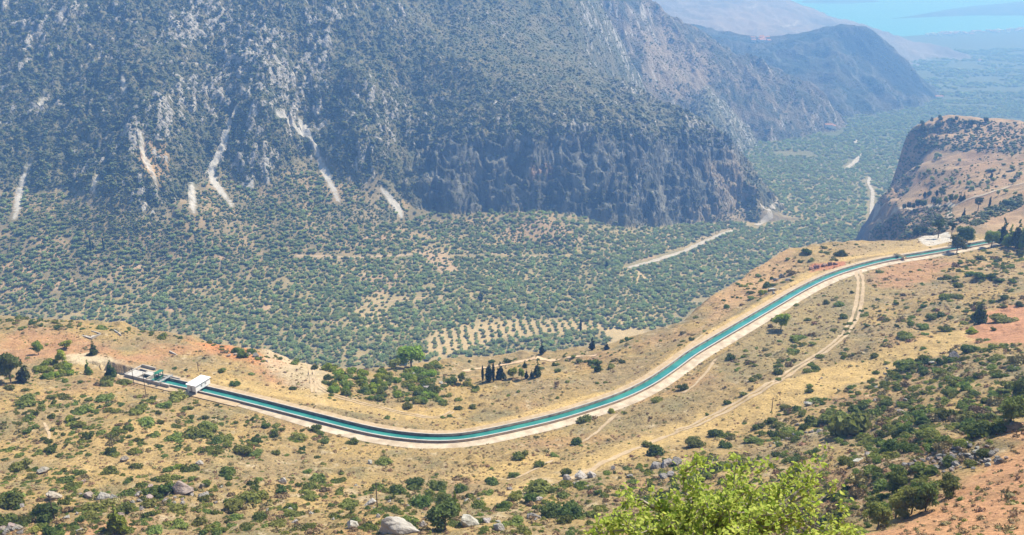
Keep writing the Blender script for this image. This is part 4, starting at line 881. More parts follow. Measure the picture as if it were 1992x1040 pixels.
lattice(500, 2400, 2100, 3300, 12.5, .1, 4, lambda x, y, u, v: 0 if noise1(x, y, 140, 311) < -.35 else G.uniform(1.2, 1.9))
lattice(900, 3600, 3300, 5600, 22, .1, 8, lambda x, y, u, v: 0 if noise1(x, y, 220, 312) < -.1 else G.uniform(1.6, 3.2))
for p, rot, sx_ in ((ODRY[0], .42, 5.6), (ODRY[1], .35, 5.6)):       # the striped young orchards: close in the row, wide between rows
    P = [h[:2] for h in hits(p)]; xs = [q[0] for q in P]; ys = [q[1] for q in P]; cx, cyy = np.mean(xs), np.mean(ys)
    for i in range(-45, 46):
        for j in range(-40, 41):
            a_, b_ = i*9.6 + G.normal()*1.0, j*5.2 + G.normal()*.9; x, y = cx + a_*cos(.14) - b_*sin(.14), cyy + a_*sin(.14) + b_*cos(.14)
            if abs(x-cx) > 300 or abs(y-cyy) > 250: continue
            z = gz(x, y); u, v = project(x, y, z)
            if inpx(u, v, p) and G.random() > .14: olv.append((x, y, z, u, v, G.uniform(.6, 1.0)))
olv.sort(key=lambda t: -t[5]/math.hypot(t[0], t[1], t[2]-CAMZ))
OLM = [mesh_np('olive_tree', v, f, [L_OLIVE]) for v, f, _ in OL]
vis = [t for t in olv if 0 < t[3] < 1992 and t[4] > 5]
first = []; rest = []
for t in vis:
    (first if len(first) < 300 and t[5] < 1.6 and t[1] < 1300 else rest).append(t)
def olive_label(u, v):
    if any(inpx(u, v, p) for p in ODRY[:1]): return 'grey-green olive tree in a dry row of the striped orchard on the valley floor'
    if u < 450: return 'grey-green olive tree in the grove behind the red ridge at left'
    if u < 800: return 'grey-green olive tree in the dense grove behind the pale cut bank'
    if u < 1250: return 'grey-green olive tree in the grove beyond the cypress clump and ochre path'
    return 'grey-green olive tree in the grove below the canal shoulder at right'
for i, (x, y, z, u, v, k_) in enumerate(first):
    lb_ = olive_label(u, v); o = link('olive_tree', OLM[i % 6], loc=(x, y, z), rz=G.random()*6.28, label=lb_, cat='tree', group='olives, ' + lb_.split(' tree ')[1]); s_ = 3.35*k_; o.scale = (s_, s_, s_*G.uniform(.85, 1.1))
rest += [t for t in olv if not (0 < t[3] < 1992 and t[4] > 5)]
stuff('olive_grove', OL, [L_OLIVE], [t[:3] for t in rest], [3.35*t[5] for t in rest], G, 'grey-green olive groves filling the valley floor down to the plain', 'olive grove', tilt=.04)
# apron scrub among the groves and along the mountain foot, darker and greener than the olives
pts, scl = [], []
for x, y, z, u, v in spread([(-20,380),(120,375),(200,395),(290,418),(345,410),(400,350),(440,345),(500,372),(560,330),(620,318),(690,358),(745,350),(775,385),(800,430),(1050,425),(1250,455),(1330,455),(1460,380),(1500,400),(1400,460),(1220,515),(1000,520),(800,560),(500,575),(200,585),(-20,590)], 12500, (L_V, L_M), G, lambda u, v: min(1, max(.12, 1-(v-430)/150))):
    if near_scree(x, y, 6) or noise1(x, y, 60, 321) < -.3 or any(np.min((p[:, 0]-x)**2 + (p[:, 1]-y)**2) < 40 for p in RIV + RD): continue
    pts.append((x, y, z-.2)); scl.append(G.lognormal(.45, .35))
stuff('foothill_scrub', PR, [leafy('foothill_scrub_leaves', (.10,.13,.036), (.19,.21,.066), rnd=.3, trans=.2)], pts, scl, G, 'dark green scrub on the terraced foot of the mountain', 'scrub')
# scrub of the headland
pts, scl = [], []
for reg, n in (([(1690,465),(1700,440),(1760,410),(1850,400),(1860,430),(1840,450),(1760,465)], 560), ([(1780,290),(1992,300),(1992,240),(1850,230),(1790,250)], 1100), ([(1900,440),(1992,400),(1992,375),(1950,395),(1850,430)], 260), ([(1780,420),(1992,350),(1992,290),(1790,330)], 300), ([(1690,400),(1720,300),(1740,240),(1820,250),(1790,330),(1750,400)], 420)):
    for x, y, z, u, v in spread(reg, n, (L_HL,), G): pts.append((x, y, z-.2)); scl.append(G.lognormal(.45, .4)*(.9 if n == 300 else 1.1))
stuff('headland_scrub', PR, [L_MSCRUB], pts, scl, G, 'grey-green scrub scattered on the tan headland at right', 'scrub')
# low heath cushions and dry tufts all over the near slopes
NPOLY = [(-20,615),(330,650),(545,695),(620,715),(700,720),(1000,705),(1160,692),(1330,632),(1390,582),(1480,516),(1600,475),(1780,465),(1992,470),(2010,1060),(-20,1060)]
def offroad(x, y, d0=-5.8, d1=7.1):
    k_ = np.argmin((CANAL[:, 0]-x)**2 + (CANAL[:, 1]-y)**2); s_ = (x-CANAL[k_, 0])*CN[k_, 0] + (y-CANAL[k_, 1])*CN[k_, 1]
    return s_ < d0 or s_ > d1
GOLDP = [[(900,985),(1010,940),(1150,885),(1290,830),(1420,780),(1540,735),(1680,690),(1790,660),(1880,640),(1880,672),(1790,700),(1690,740),(1560,790),(1440,835),(1330,860),(1220,890),(1120,930),(1010,975)], [(860,838),(1080,785),(1270,720),(1400,630),(1560,535),(1720,485),(1830,470),(1830,478),(1640,510),(1480,595),(1320,705),(1150,783),(1000,822)], [(420,760),(640,790),(860,820),(880,800),(640,770),(430,735)]]
BARE = [[(1880,655),(1920,605),(1992,590),(2080,590),(2080,670),(1930,668)], [(132,690),(180,686),(235,706),(330,728),(360,748),(310,750),(250,738),(190,712),(140,705)], [(1780,462),(1850,458),(1845,470),(1790,470)]]
HB = [(*merge(cards(60, [(0,0,.1,.9,.9,.36)], .2, np.random.default_rng(s), inner=.5), blobs([(0,0,.06,.65,.65,.28)], 1, np.random.default_rng(s+9), .15)), m_) for s, m_ in ((71, 0), (72, 1), (73, 1), (74, 0), (75, 1), (76, 0), (78, 1), (79, 0), (77, 2))]
pts, scl = [], []
for x, y, z, u, v in spread(NPOLY, 30000, (L_N,), G, lambda u, v: .55 + .45*sstep(-.2, .3, noise1(u, v, 60, 333))):
    if not offroad(x, y) or any(inpx(u, v, b) for b in BARE) or any(np.min((T_[:, 0]-x)**2 + (T_[:, 1]-y)**2) < w_ for T_, w_ in TRACKS): continue
    if u > 1640 and v > 1000 - (u-1700)*.55 and v > 840 and G.random() < .75: continue
    if any(inpx(u, v, b) for b in GOLDP) and G.random() < .72: continue
    pts.append((x, y, z-.05)); scl.append(G.lognormal(-1.0, .5)*(1+.25*(u > 1500 and v < 700)))
stuff('heath', HB, [L_GREY, L_BROWN, L_GREEN], pts, scl, G, 'low grey and brown heath cushions over the dry near hillside', 'heath')
# ------------------------------------------------------------------ shrubs one can tell apart on the near slopes: (u, v of the foot, width in the photo, kind)
# kinds: d dark round shrub, g green scrub, b bright young pine bush, l low spreading green, w dry brown bush
SHR = """173 692 14 d;364 764 14 b;433 724 18 d;488 729 14 d;457 750 24 d;340 719 12 d;362 721 10 g;396 698 10 b;570 758 18 d;511 704 16 g;55 787 52 l;69 807 16 d;100 814 18 d;133 820 20 b;161 831 22 g;179 835 18 g;164 802 40 l;128 776 22 g;99 776 20 g;205 780 46 l;
95 861 20 d;104 872 16 g;97 879 10 d;215 884 25 d;321 889 17 d;263 912 28 d;329 918 26 g;345 912 20 b;369 918 40 d;446 925 40 d;270 804 44 l;281 826 44 l;318 795 30 g;226 802 22 g;362 797 20 g;312 824 16 d;343 778 50 l;405 838 46 g;383 855 70 l;435 860 50 l;343 858 44 l;482 802 27 w;559 822 20 d;519 832 22 d;548 838 16 g;614 840 28 d;685 864 27 d;
537 883 20 d;579 858 46 l;617 892 16 b;630 904 16 d;599 920 20 g;603 950 32 g;626 954 16 g;663 920 12 d;634 862 24 g;471 879 40 l;497 884 34 l;84 1008 62 d;245 997 46 d;190 995 64 l;15 985 60 d;10 1020 50 d;292 963 34 d;40 914 38 g;347 996 44 l;387 995 12 g;416 1000 20 d;493 973 60 l;457 993 44 g;506 1010 30 d;540 1024 44 l;599 973 50 l;679 988 52 l;409 1032 26 g;300 1037 40 l;347 1028 40 l;478 1028 30 l;
715 863 10 d;863 871 20 w;747 880 11 d;747 904 42 l;664 923 12 d;850 924 9 d;1012 892 36 g;1050 908 30 d;1080 890 22 g;1123 864 30 d;1045 852 14 d;1142 822 42 l;1191 802 18 b;1277 783 30 g;1212 803 12 g;1328 758 26 d;1300 757 8 d;805 952 50 d;852 952 46 d;770 962 38 d;822 986 50 d;862 984 44 d;898 956 36 d;956 944 36 d;1001 928 26 g;1103 924 32 d;1047 945 28 d;1054 964 84 l;1005 970 40 g;1070 1010 62 d;1112 1008 66 d;980 990 30 d;1012 993 12 d;1000 1025 52 l;948 962 28 l;940 984 16 d;
1031 745 8 b;1084 748 14 b;1103 744 12 b;1084 775 10 b;1161 747 12 d;1179 745 12 d;1170 720 14 g;936 771 10 d;989 771 12 g;1008 763 10 d;891 797 19 d;919 795 20 d;861 813 14 d;875 811 14 d;794 793 28 g;753 816 18 g;1500 637 16 d;1570 624 17 d;1552 662 33 l;1582 670 17 b;1622 645 16 b;1548 595 14 d;1623 584 14 d;1609 591 18 d;1632 595 26 l;1603 576 10 d;1657 570 10 d;1640 619 22 d;1686 636 16 d;1727 625 16 b;1744 636 11 b;1771 620 9 b;1686 610 10 d;1742 610 7 d;1709 583 11 d;1719 574 8 d;1701 556 11 d;1723 545 14 d;1711 531 20 l;1771 530 10 d;1788 527 12 d;1828 545 13 b;1905 504 18 d;1817 499 13 b;1796 642 28 g;1838 646 26 g;1813 620 28 g;1850 620 15 d;1890 648 22 b;1796 680 13 d;1932 643 12 d;1921 663 15 d;1950 626 52 l;1888 686 38 d;1769 720 18 d;1800 729 24 d;1727 707 16 b;1523 704 11 b;1575 753 16 d;1419 700 24 d;1515 727 26 d;1546 703 13 d;1759 661 42 g;1700 695 20 d;1861 581 28 g;1884 537 22 b;1907 542 26 d;1953 581 18 d;1985 595 20 d;
1569 493 25 d;1636 499 28 d;1577 509 14 d;1557 511 13 d;1607 493 11 d;1484 572 19 b;1494 559 23 d;1461 583 19 g;1415 599 18 d;1573 763 19 d;1415 786 19 d;1447 769 18 g;1375 808 10 d;1471 835 21 d;1503 822 22 d;1527 796 27 g;1352 872 48 d;1392 849 32 d;1411 871 32 d;1845 770 29 d;1680 854 26 b;1787 816 22 d;1917 888 33 d;1910 850 60 d;1886 910 31 d;1854 938 33 d;1705 923 32 d;1770 853 50 d;1805 850 46 g;1735 880 44 d;1768 882 44 d;1590 880 22 d;1510 888 24 d;1543 923 15 b;1610 821 42 g;1640 816 36 g;1538 846 50 l;1587 786 38 l;1775 718 20 d;1798 722 22 d;1700 771 14 d;1280 886 46 d;1470 862 34 g;1260 870 26 d;1850 905 34 d"""
import re as _re
SHR = [(float(a), float(b), float(c), k) for a, b, c, k in (t.split() for t in _re.split(r'[;\n]+', SHR.strip()) if t.strip())]
CORR = [(1720,605,1900,700)]
KM = {'d': ('dark green rounded', L_DARK, .95), 'g': ('leafy green', L_GREEN, .85), 'b': ('bright yellow-green bushy', L_BRIGHT, 1.1), 'l': ('low spreading green', L_GREEN, .42), 'w': ('dry brown bare', L_BROWN, .8)}
for poly, n, kinds, w0, w1 in [([(630,715),(700,724),(760,728),(850,712),(860,770),(845,792),(780,790),(700,775),(630,760)], 115, 'dggbb', 16, 30), ([(850,720),(900,722),(935,760),(900,785),(850,790)], 14, 'gdl', 14, 26), ([(50,705),(110,700),(160,725),(150,740),(90,738)], 30, 'b', 13, 22), ([(185,735),(250,735),(255,752),(200,752)], 14, 'dg', 14, 26),
                           ([(1860,500),(1992,470),(1992,560),(1900,540),(1830,560)], 30, 'bbg', 8, 16), ([(1050,712),(1160,700),(1230,690),(1200,715),(1060,735)], 16, 'gd', 10, 20), ([(430,680),(640,712),(620,720),(450,695)], 12, 'dg', 12, 26), ([(1885,468),(1992,458),(1992,480),(1890,484)], 14, 'bbg', 12, 22), ([(1260,665),(1400,590),(1500,520),(1520,530),(1420,620),(1300,690)], 16, 'dg', 8, 16)]:
    for x, y, z, u, v in spread(poly, n, (L_N,), G): SHR.append((u, v, G.uniform(w0, w1), kinds[int(G.integers(len(kinds)))]))
SM = {}
for k_, (d_, m_, fl) in KM.items():
    SM[k_] = [mesh_np('shrub', *bush_mesh(500+ord(k_)+i, 620 if k_ in 'dgb' else 520, .115, .8 if k_ != 'l' else .62, 7 + i % 3), [m_]) for i in range(4)]
pl = []
for u, v, wd_, k_ in SHR:
    h = hit(u, v - wd_*.06)
    if not h or h[3] != L_N: continue
    x, y, z = h[:3]
    if not offroad(x, y, -4.5, 7.2) : continue
    pl.append((u, v, wd_, k_, x, y, z))
pl.sort(key=lambda t: -t[2]); extra_shrubs = pl[300:]
for i, (u, v, wd_, k_, x, y, z) in enumerate(pl[:300]):
    dist = math.sqrt(x*x + y*y + (z-CAMZ)**2); r_ = wd_*.5*dist/FPX
    sz = 'big' if wd_ >= 44 else 'small' if wd_ < 15 else 'mid-sized'
    o = link('shrub', SM[k_][i % 4], loc=(x, y, z - .05*r_), rz=G.random()*6.28, label=lab(f'{sz} {KM[k_][0]} shrub'.replace('mid-sized leafy', 'leafy').replace('mid-sized bright', 'bright').replace('low spreading', 'spreading'), u, v, alts=('fuller', 'sparser', 'wider', 'narrower')), cat='shrub', group='shrubs on the near slopes')
    o.scale = (r_, r_, r_*KM[k_][2]*G.uniform(.88, 1.12)/ (1.0 if k_ != 'l' else .6))
# the thick low scrub that closes over the lower slopes
SB = [(*bush_mesh(s, 230, .19, f, 7), m_) for s, m_, f in ((81, 0, .7), (82, 1, .55), (83, 1, .42), (84, 2, .45), (85, 1, .5), (86, 1, .38))]
pts, scl = [], []
dd = lambda u, v: float(sstep(-.18, .22, noise1(u, v, 34, 351, 3)))
for poly, n, d_ in [([(1400,850),(1480,800),(1600,770),(1720,710),(1850,690),(1992,660),(1992,790),(1940,850),(1870,880),(1760,895),(1690,890),(1600,850),(1500,872)], 900, lambda u, v: .35+.65*dd(u, v)), ([(1640,880),(1760,895),(1840,935),(1760,990),(1690,1030),(1640,1000)], 130, None),
                  ([(0,900),(300,930),(640,930),(900,960),(1150,930),(1350,880),(1600,880),(1680,1040),(0,1040)], 1500, lambda u, v: .18+.82*dd(u, v)), ([(0,765),(400,775),(640,860),(560,900),(300,880),(0,900)], 620, lambda u, v: .15+.85*dd(u, v)), ([(0,700),(150,715),(260,745),(60,770),(0,760)], 60, None), ([(1380,700),(1600,640),(1850,520),(1992,480),(1992,640),(1850,680),(1700,680),(1500,760)], 300, dd), ([(1840,480),(1992,468),(1992,520),(1880,525)], 70, None),
                  ([(0,612),(200,630),(330,650),(545,692),(545,700),(330,660),(200,642),(0,640)], 150, None), ([(640,716),(800,712),(1150,682),(1250,652),(1300,640),(1250,672),(1150,705),(900,722),(860,790),(640,780)], 320, lambda u, v: .4+.6*dd(u, v)), ([(1400,570),(1500,510),(1640,470),(1700,480),(1600,520),(1480,590)], 70, None), ([(420,775),(660,850),(640,870),(430,800)], 40, dd)]:
    for x, y, z, u, v in spread(poly, n, (L_N,), G, d_):
        if offroad(x, y, -6, 8) and not any(inpx(u, v, b) for b in BARE) and not (any(inpx(u, v, b) for b in GOLDP) and G.random() < .9) and not (inpx(u, v, [(1748,902),(1800,884),(1880,858),(1970,868),(1965,900),(1880,922),(1798,932)]) and G.random() < .8): pts.append((x, y, z-.1)); scl.append(G.lognormal(.12, .42)*(1.15 if u > 1400 and v < 900 else .95))
for u, v, wd_, k_, x, y, z in extra_shrubs: pts.append((x, y, z)); scl.append(wd_*.5*math.hypot(x, y, z-CAMZ)/FPX)
stuff('hillside_scrub', SB, [L_DARK, L_GREEN, L_GREY], pts, scl, G, 'thick low green scrub closing over the lower and right slopes', 'scrub')

# ------------------------------------------------------------------ trees
def trunk_mb(H, r, lean=(0, 0), limbs=(), n=7):
    m_ = MB(); m_.bar((0,0,-.4),(lean[0]*.5,lean[1]*.5,H*.5), r, n=n, r2=r*.75); m_.bar((lean[0]*.5,lean[1]*.5,H*.5),(lean[0],lean[1],H), r*.75, n=n, r2=r*.3)
    for p, q, rr_ in limbs: m_.bar(p, q, rr_, n=5, r2=rr_*.4)
    return m_
def cone_lobes(rng, H, r, z0=.1, n=14):
    out = []
    for i in range(n):
        t = (i+.5)/n; z = H*(z0 + (1-z0)*t); rad = r*(1-t)**.8
        for k_ in range(max(1, int(4*(1-t)+.6))): a_ = rng.random()*6.28; rr_ = rad*rng.uniform(.35, .75); s_ = max(rad*.5, r*.14); out.append((cos(a_)*rr_, sin(a_)*rr_, z, s_, s_, s_*.7))
    return out
TREEM = {}
def tree_meshes(kind, v):
    key = (kind, v)
    if key in TREEM: return TREEM[key]
    rng = np.random.default_rng(abs(hash(kind)) % 1000 + v*7 if False else sum(map(ord, kind))*13 + v)
    if kind == 'cone':            # young pine, unit height 1, crown radius .32
        lb = cone_lobes(rng, 1, .33, .08); V, F = merge(cards(900, lb, .055, rng, inner=.5, asp=1.3), blobs([(l[0]*.8,l[1]*.8,l[2],l[3]*.6,l[4]*.6,l[5]*.6) for l in lb], 1, rng, .15)); tk = trunk_mb(.85, .03)
    elif kind == 'cypress':
        lb = [(rng.normal()*.012, rng.normal()*.012, .06+.9*t, *( [ .095*(math.sin(pi*min(1, .12+t*.86))**.7) ]*2), .09) for t in np.linspace(0, 1, 13)]
        V, F = merge(cards(700, lb, .035, rng, inner=.6, asp=1.6), blobs([(l[0],l[1],l[2],l[3]*.8,l[4]*.8,l[5]*.9) for l in lb], 1, rng, .15)); tk = trunk_mb(.5, .02)
    elif kind == 'broad':          # broad crowned tree
        lb = [(0,0,.6,.3,.3,.26)] + [(cos(a_)*q, sin(a_)*q, z, s_, s_, s_*.85) for a_, q, z, s_ in [(rng.random()*6.28, rng.uniform(.15,.36), rng.uniform(.35,.82), rng.uniform(.14,.23)) for _ in range(13)]]
        V, F = merge(cards(1300, lb, .05, rng, inner=.6), blobs([(l[0],l[1],l[2],l[3]*.7,l[4]*.7,l[5]*.7) for l in lb], 1, rng, .15)); tk = trunk_mb(.6, .035, limbs=[((0,0,.3),(.2,.1,.6),.02),((0,0,.32),(-.2,.05,.62),.02),((0,0,.35),(.02,-.2,.6),.02)])
    elif kind == 'umbrella':       # clear trunk under a flat layered crown
        lb = [(cos(a_)*q, sin(a_)*q, z, s_, s_, s_*.5) for a_, q, z, s_ in [(rng.random()*6.28, rng.uniform(.02,.34), rng.uniform(.66,.92), rng.uniform(.11,.19)) for _ in range(13)]] + [(.02,0,.5,.16,.13,.06), (-.2,.05,.56,.14,.12,.06)]
        V, F = merge(cards(1100, lb, .045, rng, inner=.55, asp=1.3), blobs([(l[0],l[1],l[2],l[3]*.7,l[4]*.7,l[5]*.7) for l in lb], 1, rng, .15)); tk = trunk_mb(.8, .035, (.03,.02), [((.01,0,.45),(.24,.1,.7),.016),((.01,0,.5),(-.22,.05,.72),.016),((.01,0,.42),(.0,-.22,.62),.014)])
    mc = mesh_np('crown', V, F, [])
    TREEM[key] = (mc, tk); return TREEM[key]
def tree(name, u, v, hpx, wpx, kind, m_, label, cat='tree', group=None, k=0, layers=None):
    h = hit(u, v)
    if not h: return
    x, y, z = h[:3]; dist = math.sqrt(x*x + y*y + (z-CAMZ)**2); ce = math.cos(math.atan2(CAMZ-z, math.hypot(x, y))); H = hpx*dist/FPX/ce; W = wpx*dist/FPX
    mc, tk = tree_meshes(kind, k % 3); W0 = {'cone': .66, 'cypress': .2, 'broad': .95, 'umbrella': .85}[kind]
    t = link(name, None, loc=(x, y, z), rz=G.random()*6.28, label=label, cat=cat, group=group); t.scale = (W/W0, W/W0, H)
    c_ = mc.copy(); c_.materials.append(m_); link('crown', c_, t); tk.build('trunk', M_BARK, t)
    return t
for u, v, hp, wp, k_, m_, nm, lb_ in [
 (22,746,58,42,'broad',L_PINE,'pine_tree','big dark pine at the left edge of the picture above the scrub'),(48,742,38,24,'cone',L_PINE,'pine_tree','dark pine with upswept branches right of the big edge pine'),
 (183,690,24,16,'cone',L_PINE,'pine_tree','lone dark young pine beside the upper edge of the pale dirt yard'),(173,728,26,14,'cone',L_BRIGHT,'pine_tree','thin pale young pine at the front edge of the dirt yard'),(217,735,32,20,'cone',L_PINE,'pine_tree','conical dark young pine in front of the dirt yard, tallest there'),
 (75,690,24,20,'broad',L_BRIGHT,'pine_tree','bright bushy pine on the red ridge, leftmost'),(122,706,24,22,'broad',L_BRIGHT,'pine_tree','bright bushy pine left of the pale dirt yard'),(130,678,16,22,'broad',L_BRIGHT,'pine_tree','small bright pine on the red slope left of the tank'),(66,677,10,9,'broad',L_BRIGHT,'pine_tree','tiny bright pine on the red ridge far left'),
 (228,1034,45,36,'cone',L_BRIGHT,'pine_tree','bright green young pine standing alone near the bottom left edge'),(885,1000,42,22,'cone',L_BRIGHT,'pine_tree','bright young pine above the dark pine beside the limestone boulders'),(866,1030,48,66,'broad',L_PINE,'pine_tree','dark spreading pine beside the tall white limestone boulder'),
 (800,716,44,54,'broad',L_BRIGHT,'plane_tree','big yellow-green broad tree above the rocky knoll'),(770,719,22,26,'broad',L_GREEN,'broadleaf_tree','dark green tree left of the big yellow-green tree'),
 (939,740,28,5,'cypress',L_CYP,'cypress_tree','leftmost thin cypress of the clump beyond the canal'),(951,741,30,13,'cypress',L_CYP,'cypress_tree','stout cypress second from the left in the clump'),(960,742,36,5.5,'cypress',L_CYP,'cypress_tree','tallest thin cypress in the middle of the clump'),(973,738,33,22,'cone',L_CYP,'cypress_tree','widest dark conifer at the right of the cypress clump'),
 (998,735,20,22,'broad',L_BRIGHT,'broadleaf_tree','light green round tree just right of the cypress clump'),(1014,738,22,14,'broad',L_BRIGHT,'broadleaf_tree','light green narrow tree second right of the cypress clump'),(1024,736,18,9,'cone',L_CYP,'cypress_tree','small dark conifer between the light green trees and the bigger one'),(1034,735,16,8,'cone',L_CYP,'cypress_tree','smallest dark conifer right of the cypress clump'),(1045,733,30,19,'cone',L_PINE,'pine_tree','tall dark pine at the right end of the row beyond the canal'),(1021,716,16,10,'cone',L_PINE,'pine_tree','small pine behind the row on the ochre path'),
 (896,745,20,16,'broad',L_GREEN,'broadleaf_tree','mid green tree left of the cypress clump near the knoll'),(1163,722,22,14,'cone',L_PINE,'pine_tree','pine at the right end of the ochre path'),
 (1519,640,32,32,'broad',L_BRIGHT,'pine_tree','bright bushy pine on the slope below the straight canal reach'),(1903,630,44,26,'cone',L_PINE,'pine_tree','tall dark pine left of the red field'),(1895,625,26,16,'cone',L_BRIGHT,'pine_tree','lighter pine behind the tall pine left of the red field'),
 (1861,492,32,26,'broad',L_PINE,'pine_tree','dark round pine on the near side of the canal end'),(1872,478,36,30,'broad',L_PINE,'pine_tree','spreading pine standing over the canal end'),(1882,470,22,18,'broad',L_BRIGHT,'pine_tree','small bright pine right of the spreading pine at the canal end'),
 (1946,478,48,24,'cone',L_PINE,'pine_tree','tallest dark pine of the stand at the right end of the canal'),(1962,480,38,22,'cone',L_BRIGHT,'pine_tree','middle pine of the stand at the right end of the canal'),(1975,481,46,22,'cone',L_PINE,'pine_tree','pine third from left in the stand by the canal end'),(1988,482,40,20,'cone',L_BRIGHT,'pine_tree','rightmost pine of the stand at the picture edge'),(1928,482,32,26,'broad',L_BRIGHT,'pine_tree','low bright pine left of the tall stand'),
 (1825,463,33,24,'umbrella',L_PINE,'umbrella_pine','larger umbrella pine with bare trunk on the paved spot'),(1850,460,25,15,'umbrella',L_PINE,'umbrella_pine','smaller umbrella pine right of the larger one'),(1783,462,20,18,'broad',L_PINE,'pine_tree','round dark pine left of the umbrella pines'),(1797,458,16,14,'broad',L_PINE,'pine_tree','small round pine close left of the larger umbrella pine'),
 (1981,770,40,26,'cone',L_DARK,'oak_tree','tall dark narrow tree at the right edge above the stone rubble'),(1965,822,44,50,'broad',L_DARK,'oak_tree','big dark oak at the right edge near the orange field'),(1990,800,50,40,'broad',L_DARK,'oak_tree','dark oak cut by the right edge above the orange field'),
 (1738,960,44,40,'broad',L_DARK,'oak_tree','dark oak above the row of small trees at the orange field'),(1707,1030,44,42,'broad',L_GREEN,'oak_tree','lowest tree of the row along the orange field'),(1742,1008,46,48,'broad',L_GREEN,'oak_tree','second tree of the row along the orange field'),(1773,1000,48,44,'broad',L_GREEN,'oak_tree','middle tree of the row along the orange field'),(1800,994,50,46,'broad',L_GREEN,'oak_tree','fourth tree of the row along the orange field'),(1840,968,36,42,'broad',L_DARK,'oak_tree','highest tree of the row along the orange field'),
 (935,583,15,13,'cone',L_CYP,'conifer_tree','dark blue-green conifer standing out of the olive grove'),(1129,645,24,5,'cypress',L_CYP,'cypress_tree','lone thin cypress in the striped orchard'),(1152,680,24,14,'cone',L_CYP,'conifer_tree','dark conifer behind the ochre path, right one'),(1054,688,22,13,'cone',L_CYP,'conifer_tree','dark conifer behind the ochre path, left one'),(1180,680,14,12,'cone',L_CYP,'conifer_tree','small dark conifer right of the ochre path end'),
 (1180,520,15,8,'cone',L_CYP,'conifer_tree','dark tree left of the start of the dry riverbed'),(178,490,26,3.5,'cypress',L_CYP,'cypress_tree','left of two thin cypresses at the foot of the mountain'),(203,488,22,3.5,'cypress',L_CYP,'cypress_tree','right of two thin cypresses at the foot of the mountain'),(182,485,14,3,'cypress',L_CYP,'cypress_tree','small cypress between the two thin ones'),
 # headland trees along the road
 (1757,409,13,8,'broad',L_PINE,'pine_tree','leftmost dark pine of the hedge row by the headland road'),(1767,408,15,9,'broad',L_PINE,'pine_tree','second dark pine of the headland hedge row'),(1776,408,13,8,'broad',L_PINE,'pine_tree','third pine of the headland hedge row'),(1786,406,18,15,'broad',L_PINE,'pine_tree','biggest dark pine left of the pale headland clearing'),(1796,405,16,12,'broad',L_PINE,'pine_tree','dark pine close left of the headland clearing'),
 (1798,384,10,5,'cypress',L_CYP,'cypress_tree','left small cypress above the headland clearing'),(1807,380,11,10,'cone',L_PINE,'pine_tree','small conifer above the headland clearing'),(1822,381,10,4,'cypress',L_CYP,'cypress_tree','right small cypress above the headland clearing'),(1831,382,16,13,'broad',L_PINE,'pine_tree','round pine above the road right of the clearing'),
 (1815,400,17,11,'broad',L_PINE,'pine_tree','first pine of the row along the headland wall'),(1825,399,14,10,'broad',L_BRIGHT,'pine_tree','lighter pine second in the row along the headland wall'),(1838,396,14,10,'broad',L_BRIGHT,'pine_tree','lighter pine third in the row along the headland wall'),(1848,394,16,10,'broad',L_PINE,'pine_tree','fourth pine of the row along the headland wall'),(1859,392,14,9,'broad',L_BRIGHT,'pine_tree','fifth pine of the row along the headland wall'),(1868,391,14,8,'cone',L_PINE,'pine_tree','pointed pine last but one in the headland row'),(1874,389,14,7,'cone',L_PINE,'pine_tree','pointed pine ending the headland row'),
 (1902,410,24,17,'umbrella',L_PINE,'umbrella_pine','umbrella pine with thick trunk on the golden headland field'),(1924,404,19,3.5,'cypress',L_CYP,'cypress_tree','tall thin cypress right of the headland umbrella pine'),(1874,420,15,6,'cone',L_CYP,'conifer_tree','dark conifer on the golden field left of the umbrella pine'),(1928,348,11,4,'cypress',L_CYP,'cypress_tree','small cypress high on the tan headland slope'),(1970,358,10,12,'broad',L_DARK,'oak_tree','round dark tree by the headland road at right')]:
    tree(nm, u, v, hp, wp, k_, m_, lb_, group={'cypress_tree': 'cypresses'}.get(nm), k=int(u))
for i in range(46):                                # thin wood on the headland crest and scattered trees on its tan slopes
    if i < 24: u, v = R.uniform(1792, 1945), R.uniform(232, 262)
    else: u, v = R.uniform(1800, 1990), R.uniform(305, 385)
    h = hit(u, v)
    if h and h[3] == L_HL: tree('pine_tree' if i < 24 else 'almond_tree', u, v, R.uniform(8, 12), R.uniform(6, 9), 'broad', L_PINE if i < 24 else L_OLIVE, 'dark pine in the thin wood on the headland crest' if i < 24 else 'small grey-green tree dotted on the tan headland slope', group='headland crest pines' if i < 24 else 'headland slope trees', k=i)

